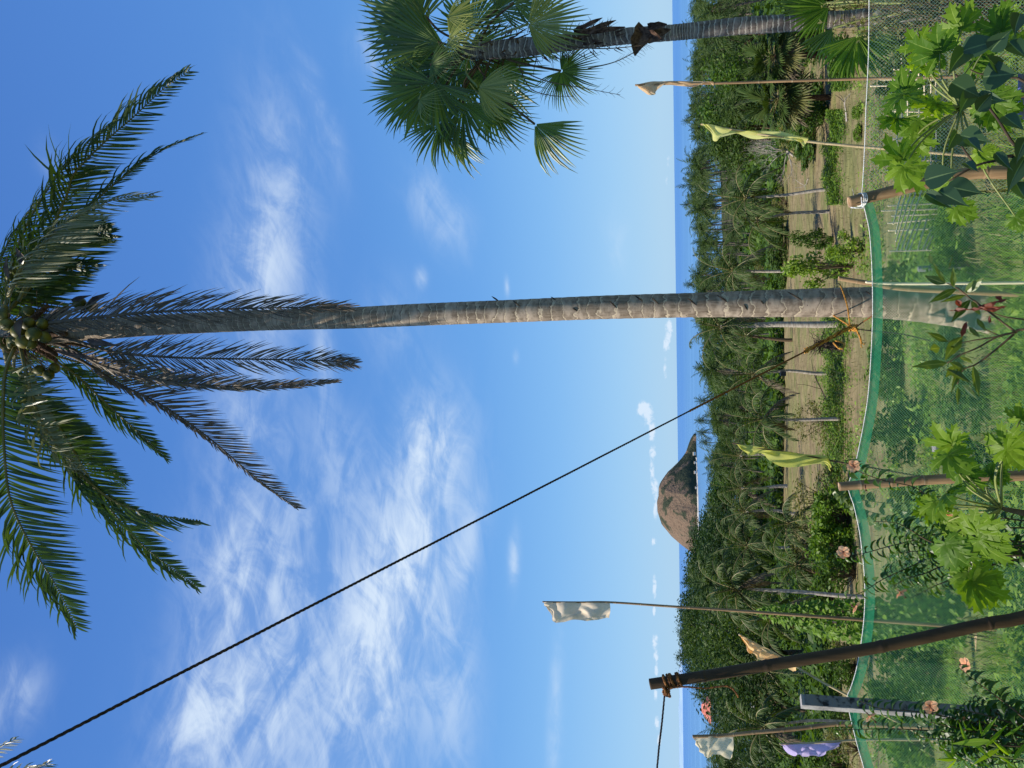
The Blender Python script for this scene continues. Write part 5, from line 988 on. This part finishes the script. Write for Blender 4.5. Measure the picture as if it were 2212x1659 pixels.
# ivy column on the white flag's pole
random.seed(45); iy = 9.2; ib = on(P(1900, 1335, iy).x, iy); ivy = thing('ivy_column', 'leafy green vine growing thickly up the foot of the white flag pole', 'vine', ib); k = MB(); lf = MB()
for q in range(9):
    pts = [ib + Vector((ru(-.25, .25), ru(-.1, .2), 0))] + [P(1880 - 60 * i, 1338 - 2 * i + ru(-1, 1) * (26 - 6 * i), iy + ru(-.1, .15)) for i in range(1, 5)]; tube(k, catmull(pts, 20), .006, 4)
k.build('stems', M['wood'], ivy)
for i in range(1900):
    s = rnd() ** .8; px = 1634 + (2080 - 1634) * s; wd_ = 8 + 52 * min(s * 1.7, 1) * (1 - .12 * s); p = P(px, 1322 + 22 * min(s * 2, 1) + ru(-1, 1) * wd_, iy + ru(-.3, .3))
    blade(lf, p, Vector((ru(-1, 1), ru(-1, .3), ru(-1, .3))), Vector((ru(-.3, .3), -.5, .8)), ru(.05, .095), ru(.04, .065), P_HEART[::2] + (.02,), .4, .25)
lf.build('leaves', M['weed'], ivy)

# ------------------------------------------------------------------ shrubs and things between the fence and the grove
SHR = []
def shrub_proto(seed, mat, n=26, per=60, size=.05, w_=1.2, h=1.1, up=False):
    random.seed(seed); r = thing('shrub', 'shrub', 'shrub'); k = MB(); lf = MB()
    for q in range(n):
        a = ru(0, 6.28); e = ru(.1, 1); rr = (1 - e * e * .7) ** .5 * rnd() ** .5; c = Vector((math.cos(a) * rr * w_ / 2, math.sin(a) * rr * w_ / 2, h * e)); tube(k, [(0, 0, -.05), c * .5 + Vector((0, 0, .05)), c], [.02, .012, .005], 4)
        clump(lf, c, w_ * ru(.1, .2), per, size, 1.2 if up else .8)
    k.build('stems', M['wood'], r); lf.build('leaves', M[mat], r); return r, kids(r)
SHR = [shrub_proto(61, 'bush', 30, 50, .065), shrub_proto(62, 'weed', 34, 50, .07, 1.4, .9), shrub_proto(63, 'bush', 36, 50, .07, 1.6, 1.3), shrub_proto(64, 'broad_lime', 24, 60, .06, 1.3, 1.3, True), shrub_proto(65, 'broad', 34, 60, .075, 1.6, 1.2), shrub_proto(66, 'olive', 24, 40, .05, 1.5, 1.2)]
def shrub(i, px, py, wpx, hpx, label, group=None, cat='shrub', rz=None):
    p = G(px, py); w_ = m(wpx, p); h = m(hpx, p); bw = (1.2, 1.4, 1.6, 1.3, 1.6, 1.5)[i]; bh = (1.2, 1.0, 1.4, 1.4, 1.3, 1.3)[i]
    return place(SHR, i, p, ru(0, 6.28) if rz is None else rz, (w_ / bw, w_ / bw, h / bh), label=label, cat=cat, group=group)
random.seed(71)
for (i, px, py, w_, h, lab) in [(4, 2000, 935, 130, 110, 'dark round bush seen through the net right of the second bamboo post'), (4, 1990, 600, 70, 90, 'dark green bush behind the net above the small concrete post'), (2, 1945, 690, 120, 55, 'green bush behind the net just left of the palm trunk'), (2, 1950, 790, 160, 70, 'wide green bush seen through the net between trunk and dark round bush'), (4, 2060, 1350, 130, 170, 'dark leafy bush behind the net right of the leaning pole'), (2, 2040, 1430, 150, 140, 'large green bush behind the net left of the leaning pole'), (0, 2010, 1500, 120, 130, 'pale green bush behind the net right of the concrete post'), (2, 2000, 1260, 140, 80, 'green bush behind the net among the hibiscus stems'), (4, 2010, 150, 120, 110, 'dark bush behind the net at the foot of the young fan palm'), (4, 2060, 60, 150, 150, 'dark leafy bush beside the fan palm base'), (1, 2010, 1600, 140, 120, 'bush behind the net left of the concrete post'), (1, 2120, 600, 60, 50, 'small weedy bush at the foot of the short concrete post'), (0, 2080, 760, 150, 60, 'low weedy bush behind the sapling'), (1, 2100, 560, 120, 90, 'weedy bush behind the net right of the palm base'), (1, 2080, 480, 120, 60, 'weedy bush below the bamboo rack'), (3, 1960, 560, 60, 40, 'lime green bush behind the net between the bamboo rack and the trunk'), (4, 1990, 1080, 90, 60, 'dark bush behind the papaya leaves left of the second bamboo post'), (2, 2130, 880, 150, 90, 'weedy bush in front of the pale path'), (0, 2150, 1000, 130, 80, 'weedy bush at the foot of the second bamboo post')]:
    shrub(i, px, py, w_, h, lab, 'bushes seen through the net')
for (i, px, py, w_, h, lab) in [(3, 1846, 575, 100, 150, 'bright lime green bush just right of the tall trunk above the net'), (3, 1868, 540, 90, 80, 'small lime bush in front of the bright bush'), (2, 1800, 515, 50, 90, 'thin dark bush in the field right of the bright bush'), (5, 1795, 912, 110, 75, 'sparse olive shrub in the field by the pale palm trunk'), (5, 1812, 1085, 150, 100, 'sparse olive shrub above the second bamboo post'), (1, 1835, 1120, 130, 80, 'green shrub left of the second bamboo post top'), (1, 1840, 1190, 110, 90, 'shrub behind the hibiscus flower'), (2, 1850, 1240, 120, 90, 'green shrub right of the ivy column'), (5, 1800, 1160, 120, 90, 'olive shrub below the short palms'), (2, 1852, 1440, 90, 70, 'bright green shrub behind the leaning pole by the net'), (5, 1845, 1400, 90, 60, 'olive shrub left of the ivy column'), (5, 1858, 1620, 100, 70, 'olive shrub beside the poles of the cream and lilac flags'), (2, 1850, 1560, 80, 60, 'green shrub behind the top of the concrete post'), (2, 1835, 1655, 120, 90, 'green shrub at the lower left edge of the field'), (0, 1855, 120, 110, 60, 'low green shrub behind the fan palm trunk'), (4, 1800, 20, 160, 110, 'dark shrub at the right end of the field'), (2, 1790, 250, 60, 60, 'green shrub left of the grey-green fan palms'), (4, 1760, 270, 90, 70, 'dark shrub under the grove by the pale yellow flag'), (2, 1740, 300, 80, 60, 'green shrub beside the dead tree'), (1, 1862, 240, 40, 20, 'small weed on the brown field behind the peach flag pole'), (1, 1862, 285, 40, 18, 'small weed on the brown field near the pale yellow flag pole')]:
    shrub(i, px, py, w_, h, lab, 'shrubs standing in the field')
for q in range(44):   # undergrowth at the foot of the grove
    py = ru(-60, 1700); px = (1696 if 330 < py < 1150 else (1775 if py < 330 else 1800)) + ru(-45, 12); p = G(px, py); i = random.choice([2, 4, 2, 0, 5]); w_ = ru(2.4, 5); h = ru(1.0, 2.3)
    if 470 < py < 660 and px > 1700: continue
    z_ = 'right of the tall trunk' if py < 650 else 'left of the tall trunk'
    place(SHR, i, p, ru(0, 6.28), (w_ / 1.5, w_ / 1.5, h / 1.3), label='low shrub in the undergrowth at the foot of the grove, ' + z_, cat='shrub', group='undergrowth shrubs %s' % z_)

def stuffblades(name, n, spot, hgt, wd, mat, seed, lean=.5, segs=2):
    random.seed(seed); k = MB()
    for _ in range(n):
        p = spot()
        if p is None: continue
        p = Vector(p) - Vector((0, 0, .02)); a = ru(0, 6.28); d = Vector((math.cos(a) * lean * rnd(), math.sin(a) * lean * rnd(), 1)).normalized(); h = ru(*hgt); w_ = ru(*wd); b = ru(0, 6.28); s_ = Vector((math.cos(b), math.sin(b), 0)) * w_; v_ = rnd(); c0 = len(k.v)
        for j in range(segs + 1):
            f = j / segs; ww = 1 - f * .9; k.add(p - s_ * ww, (v_, f, 0)); k.add(p + s_ * ww, (v_, f, 0)); p = p + d * h / segs; d = (d + Vector((math.cos(a), math.sin(a), -.4)) * .35).normalized()
        for j in range(segs): c = c0 + 2 * j; k.f.append((c, c + 1, c + 3, c + 2))
    return tag(k.build(name, M[mat]), kind='stuff')
def stuffleaves(name, n, spot, hmax, size, mat, seed):
    random.seed(seed); k = MB()
    for _ in range(n):
        p = spot()
        if p is None: continue
        p, hh = p; p = Vector(p) + Vector((0, 0, hh * hmax)); a = Vector((ru(-1, 1), ru(-1, 1), ru(-.3, .5))).normalized(); b = a.cross(Vector((ru(-.5, .5), ru(-.5, .5), 1))).normalized(); s_ = size * ru(.5, 1.4) * (1 + p.y * .02); v_ = rnd(); c = len(k.v)
        for q in (p - a * s_, p + b * s_ * .55, p + a * s_, p - b * s_ * .55): k.add(q, (v_, 0, 0))
        k.f.append((c, c + 1, c + 2, c + 3))
    return tag(k.build(name, M[mat]), kind='stuff')
def nz2(x, y, s, o=0): return noise.noise(Vector((x * s, y * s, o)))
def path(x, y):      # bare patches and worn paths on the slope
    g_ = nz2(x, y, .22, 3) * 1.3 + nz2(x, y, .7, 8) * .5; az_ = x / y
    if -.12 < az_ < .08 and 9.2 < y < 19: g_ += .28
    if 24 < y < 40: g_ += .12
    return g_
def sp_grass():
    y = 5.5 + 17 * rnd() ** 1.5; x = ru(-.62, .62) * (y + 1); g_ = path(x, y); dense = -.1 if y < 9.5 else -.28
    if x / y < -.22: dense += .25
    if g_ > .18 + dense + (0 if y > 9 else .5): return None
    return (x, y, gz(x, y))
def sp_weed():
    y = 6.5 + 24 * rnd() ** 1.4; x = ru(-.62, .62) * (y + 1); g_ = path(x, y) + .25 * nz2(x, y, 1.6, 20)
    if g_ > -.02 - (.12 if y > 14 else -.08): return None
    return ((x, y, gz(x, y)), rnd() * min(1, max(.15, -g_ * 2.2)))
stuffblades('grass', 60000, sp_grass, (.10, .30), (.004, .009), 'grass', 81, .6)
stuffleaves('weeds', 62000, sp_weed, .38, .034, 'weed', 82)
stuffleaves('broad_weeds', 30000, sp_weed, .55, .042, 'broad_lime', 83)
def sp_dry():
    y = 8 + 70 * rnd() ** 1.6; x = ru(-.6, .6) * (y + 1)
    if nz2(x, y, .15, 40) < ru(-.5, .3): return None
    return (x, y, gz(x, y))
stuffblades('dry_grass', 42000, sp_dry, (.06, .24), (.007, .016), 'drygrass', 84, .9)
def sp_hedge():
    py = ru(-40, 1180); gs = max(-1.6, min(1.6, random.gauss(0, .62))); c = lerp_tab([(-40, 1850), (330, 1805), (560, 1812), (740, 1808), (1180, 1815)], py); wv_ = 6 * nz2(py, 0, .02) ; hw = 11 if py < 640 else 25
    px = c + gs * hw * (1 + .9 * nz2(py, 3, .03)) + 14 * nz2(py, 5, .012)
    if py < 740 and nz2(py, 9, .02) < -.12: return None
    p = G(px, py); hh = max(0, .75 + 1.1 * nz2(p.x, p.y, .9, 2)) * (1 - .45 * abs(gs)); return (p, rnd() ** 1.3 * hh)
stuffleaves('ground_cover', 60000, sp_hedge, .62, .036, 'weed', 85)
def sp_under():
    py = ru(-60, 1720); y = field_far(py) - 3 + 62 * rnd() ** 1.2; x = -(py - 829.5) / FPX * y / .985
    return ((x, y, gz(x, y)), rnd())
stuffleaves('undergrowth', 48000, sp_under, 1.5, .15, 'bush', 86)

# bamboo racks
random.seed(91); rk = thing('bamboo_rack', 'slanting rack of pale bamboo slats seen through the net left of the cord-tied post', 'trellis', G(2010, 490), 'bamboo racks in the garden plot')
cx = lambda x: 1810.4 + x * .1984; cy = lambda y, o=274.2: o + y * .1984
for (a, b) in [((690, 730), (600, 1060)), ((735, 740), (628, 1160)), ((800, 700), (630, 1250)), ((845, 720), (640, 1350)), ((920, 670), (685, 1350)), ((870, 980), (735, 1345)), ((905, 1010), (780, 1345)), ((970, 1000), (870, 1335)), ((1050, 1050), (918, 1345)), ((1040, 1180), (965, 1335))]:
    bamboo('slat', [P(cx(a[0]), cy(a[1]), 13.6 - .4), P(cx(b[0]), cy(b[1]), 13.2 - .4)], .014, .012, M['slat'], rk, .3, 6)
for (a, b) in [((540, 860), (1250, 825)), ((470, 915), (1200, 890)), ((580, 970), (1250, 940)), ((540, 1050), (1260, 990)), ((545, 1130), (1260, 1100)), ((560, 1355), (1200, 1335))]:
    B_ = P(cx(b[0]), cy(b[1]), 13.35); bamboo('post', [P(cx(a[0]), cy(a[1]), 13.35), Vector((B_.x, 13.35, min(B_.z, gz(B_.x, 13.35) + .05)))], .012, .014, M['slat'], rk, .3, 6)
rk = thing('bamboo_rack', 'low lattice of thin bamboo rails behind the papaya leaves', 'trellis', G(2030, 200), 'bamboo racks in the garden plot')
for px, y0, y1 in [(1936, 165, 330), (1948, 60, 372), (1960, 150, 372), (1972, 58, 160), (1985, 60, 372), (1997, 80, 372), (2010, 60, 372), (2022, 160, 350)]:
    bamboo('slat', [P(px + ru(-2, 2), y0, 13.0 + ru(-.1, .1)), P(px + ru(-2, 2), y1, 13.0 + ru(-.1, .1))], .013, .012, M['slat'], rk, .3, 6)
for py, pt in [(96, 1925), (150, 1930), (172, 1900), (186, 1880), (240, 1915), (300, 1920), (345, 1890), (368, 1915)]:
    A_ = P(pt, py, 13.12); B_ = P(2060, py + ru(-6, 6), 13.12); bamboo('post', [A_, Vector((B_.x, 13.12, gz(B_.x, 13.12)))], .012, .014, M['slat'], rk, .3, 6)
# stakes and a cut bamboo stump by the trunk
st_ = on(P(2100, 616, 7.2).x, 7.2); s1 = thing('bamboo_stake', 'thin pale bamboo stake just right of the palm trunk behind the net', 'stake', st_); bamboo('culm', [st_, P(1960, 613, 7.2), P(1880, 610, 7.2), P(1872, 609, 7.2)], .013, .010, M['slat'], s1, .3, 8)
st_ = on(P(2150, 640, 7.6).x, 7.6); s1 = thing('cut_bamboo_stump', 'brown cut bamboo stub leaning beside the palm trunk above the net', 'stake', st_); bamboo('culm', [st_, P(1960, 624, 7.6), P(1879, 612, 7.6), P(1811, 601, 7.6)], m(5.5, P(1811, 601, 7.6)), m(5, P(1811, 601, 7.6)), M['bamboo'], s1, .25, 12, True)
# small concrete post, grey slab, rock, blue plastic
def slab(name, label, cat, c, sx, sy, sz, rz, mat):
    r = tag_root = None; k = MB(); 
    for i, z in enumerate((0, .06, .5, .94, 1)):
        ins = .94 if i in (0, 4) else 1
        for (x, y) in ((-1, -1), (0, -1.02), (1, -1), (1.02, 0), (1, 1), (0, 1.02), (-1, 1), (-1.02, 0)):
            X = x * sx / 2 * ins * (1 + ru(-.03, .03)); Y_ = y * sy / 2 * ins * (1 + ru(-.03, .03)); k.add(c + Vector((X * math.cos(rz) - Y_ * math.sin(rz), X * math.sin(rz) + Y_ * math.cos(rz), z * sz)))
    for i in range(4):
        for q in range(8): a = i * 8 + q; b = i * 8 + (q + 1) % 8; k.f.append((a, b, b + 8, a + 8))
    k.f.append(tuple(32 + q for q in range(8))); return tag(k.build(name, mat, origin=c), label, cat)
c = P(1983, 581, 11.0); g = on(c.x, 11.0); slab('concrete_stub', 'short grey concrete post seen through the net right of the palm trunk', 'post', g, .055, .055, c.z - g.z, .7, M['concrete'])
c = G(2036, 968); slab('grey_slab', 'grey slab lying on the slope behind the papaya leaves', 'slab', c, m(24, c), .2, m(16, c), .2, M['concrete'])
c = G(2150, 1050); k = MB(); sphere(k, c + Vector((0, 0, .05)), m(15, c), 10, 7, (1.1, .9, .8)); k.v = [tuple(Vector(v) + Vector((nz2(v[0], v[2], 9), nz2(v[1], v[2], 9), nz2(v[0], v[1], 9))) * .03) for v in k.v]; tag(k.build('rock', M['rock'], origin=c), 'pale rock in the grass behind the second bamboo post', 'rock')
c = P(2208, 205, 4.9); k = MB()
for i in range(14):
    for j in range(5): k.add(P(2200 + j * 9, 160 + i * 7.5, 4.9 + .05 * math.sin(i * 1.3) + .05 * j), (0, 0, 0))
for i in range(13):
    for j in range(4): a = i * 5 + j; k.f.append((a, a + 5, a + 6, a + 1))
o_ = k.build('blue_sheet', M['blue'], origin=c, smooth=True); tag(o_, 'piece of blue plastic sheet under the papaya leaves at the lower edge', 'sheet'); o_.modifiers.new('t', 'SOLIDIFY').thickness = .003
# twiggy bush beside the fan palm trunk at the net
random.seed(95); tb = on(P(2060, 20, 7.4).x, 7.4); tw2 = thing('twiggy_bush', 'twiggy bush with small pale leaves at the net beside the fan palm trunk', 'shrub', tb); k = MB(); lf = MB()
for q in range(60):
    e = P(ru(1770, 1960), ru(-90, 92), 7.4 + ru(-.4, .5)); mid = tb.lerp(e, .6) + Vector((ru(-.15, .15), 0, ru(0, .2))); pts = catmull([tb + Vector((ru(-.5, .3), 0, 0)), mid, e], 14); tube(k, pts, [.007 * (1 - .8 * i / 13) for i in range(14)], 4)
    for i in range(5, 14):
        for _ in range(3): blade(lf, pts[i], Vector((ru(-1, 1), ru(-1, 1), ru(-.5, 1))), Vector((0, 0, 1)), ru(.03, .055), ru(.015, .025), P_OVAL, .4, .2)
k.build('twigs', M['wood'], tw2); lf.build('leaves', M['olive'], tw2)
# dead bare tree at the grove edge
random.seed(97)
def branch(k, p, d, L, r, depth, bias):
    q = [p]; dd = d.copy()
    for j in range(4): dd = (dd + Vector((ru(-.3, .3), ru(-.3, .3), ru(-.25, .3))) * .6 + bias * .08).normalized(); q.append(q[-1] + dd * L / 4)
    tube(k, q, [r, r * .85, r * .7, r * .58, r * .45], 5 if depth > 2 else 3, cap=False)
    if depth:
        for _ in range(3 if depth > 1 else 4):
            i = random.choice([2, 3, 4, 4]); nd = (dd + Vector((ru(-1, 1), ru(-1, 1), ru(-.6, .8))) * .9).normalized(); branch(k, q[i], nd, L * ru(.55, .85), r * .5, depth - 1, bias)
db = G(1738, 342); dt = thing('dead_tree', 'bare grey dead tree with tangled branches left of the pale yellow flag', 'tree', db); k = MB(); top = P(1700, 326, db.y); tube(k, catmull([db - Vector((0, 0, .1)), db.lerp(top, .5) + Vector((-.15, 0, 0)), top], 8), [.13 - .006 * i for i in range(8)], 8); k.build('trunk', M['greywood'], dt, smooth=True)
for i, (tx, ty) in enumerate([(1640, 335), (1655, 300), (1690, 372), (1660, 360), (1720, 380), (1632, 310), (1712, 288)]):
    k = MB(); tgt = P(tx, ty, db.y + ru(-.6, .6)); branch(k, top, (tgt - top).normalized(), (tgt - top).length * .62, .055, 4, (tgt - top).normalized() * .5); k.build('limb', M['greywood'], dt)
# burnt stump
random.seed(98); sb = G(1826, 750); stp = thing('burnt_stump', 'black tangled palm stump in the field left of the tall trunk', 'stump', sb); tp2 = P(1765, 742, sb.y); k = MB(); tube(k, catmull([sb, sb.lerp(tp2, .5), tp2], 10), [.24, .22, .2, .22, .2, .17, .2, .18, .16, .1], 8, lump=.2); k.build('trunk', M['darkwood'], stp)
k = MB()
for _ in range(46): branch(k, sb.lerp(tp2, ru(.5, 1.1)), Vector((ru(-1, 1), ru(-.6, .6), ru(-.3, 1))).normalized(), ru(.25, .5), .022, 1, Vector((0, 0, 0)))
k.build('roots', M['darkwood'], stp)
for i, (px, py, L, lab) in enumerate([(1748, 385, .9, 'pale fallen branch on the field below the dead tree'), (1836, 262, .5, 'short pale stick on the brown field by the pale yellow flag'), (1852, 430, .5, 'small stick on the ground behind the cord-tied post'), (1790, 870, 1.2, 'dark fallen log in the field near the palm with the box'), (1768, 1085, 1.4, 'dark fallen log at the pale corner of the field')]):
    c = G(px, py); k = MB(); a = ru(0, 3); branch(k, c + Vector((0, 0, .06)), Vector((math.cos(a), math.sin(a), .05)), L * 1.6, .05, 1, Vector((0, 0, -.1))); tag(k.build('fallen_branch', M['greywood' if i < 3 else 'darkwood'], origin=c), lab, 'branch', 'branches lying on the field')
k = MB(); c = G(2140, 1348); blade(k, c + Vector((0, 0, .12)), iv(-.1, 1, 0), Vector((0, -.3, 1)), m(62, c), m(9, c), (.3, .8, 1, .9, .6, .3, .02), .1, .3); tag(k.build('dry_leaf', M['peach'], origin=c), 'single long dry pale leaf lying in the grass right of the leaning pole', 'leaf')
print('objects', len(bpy.data.objects))
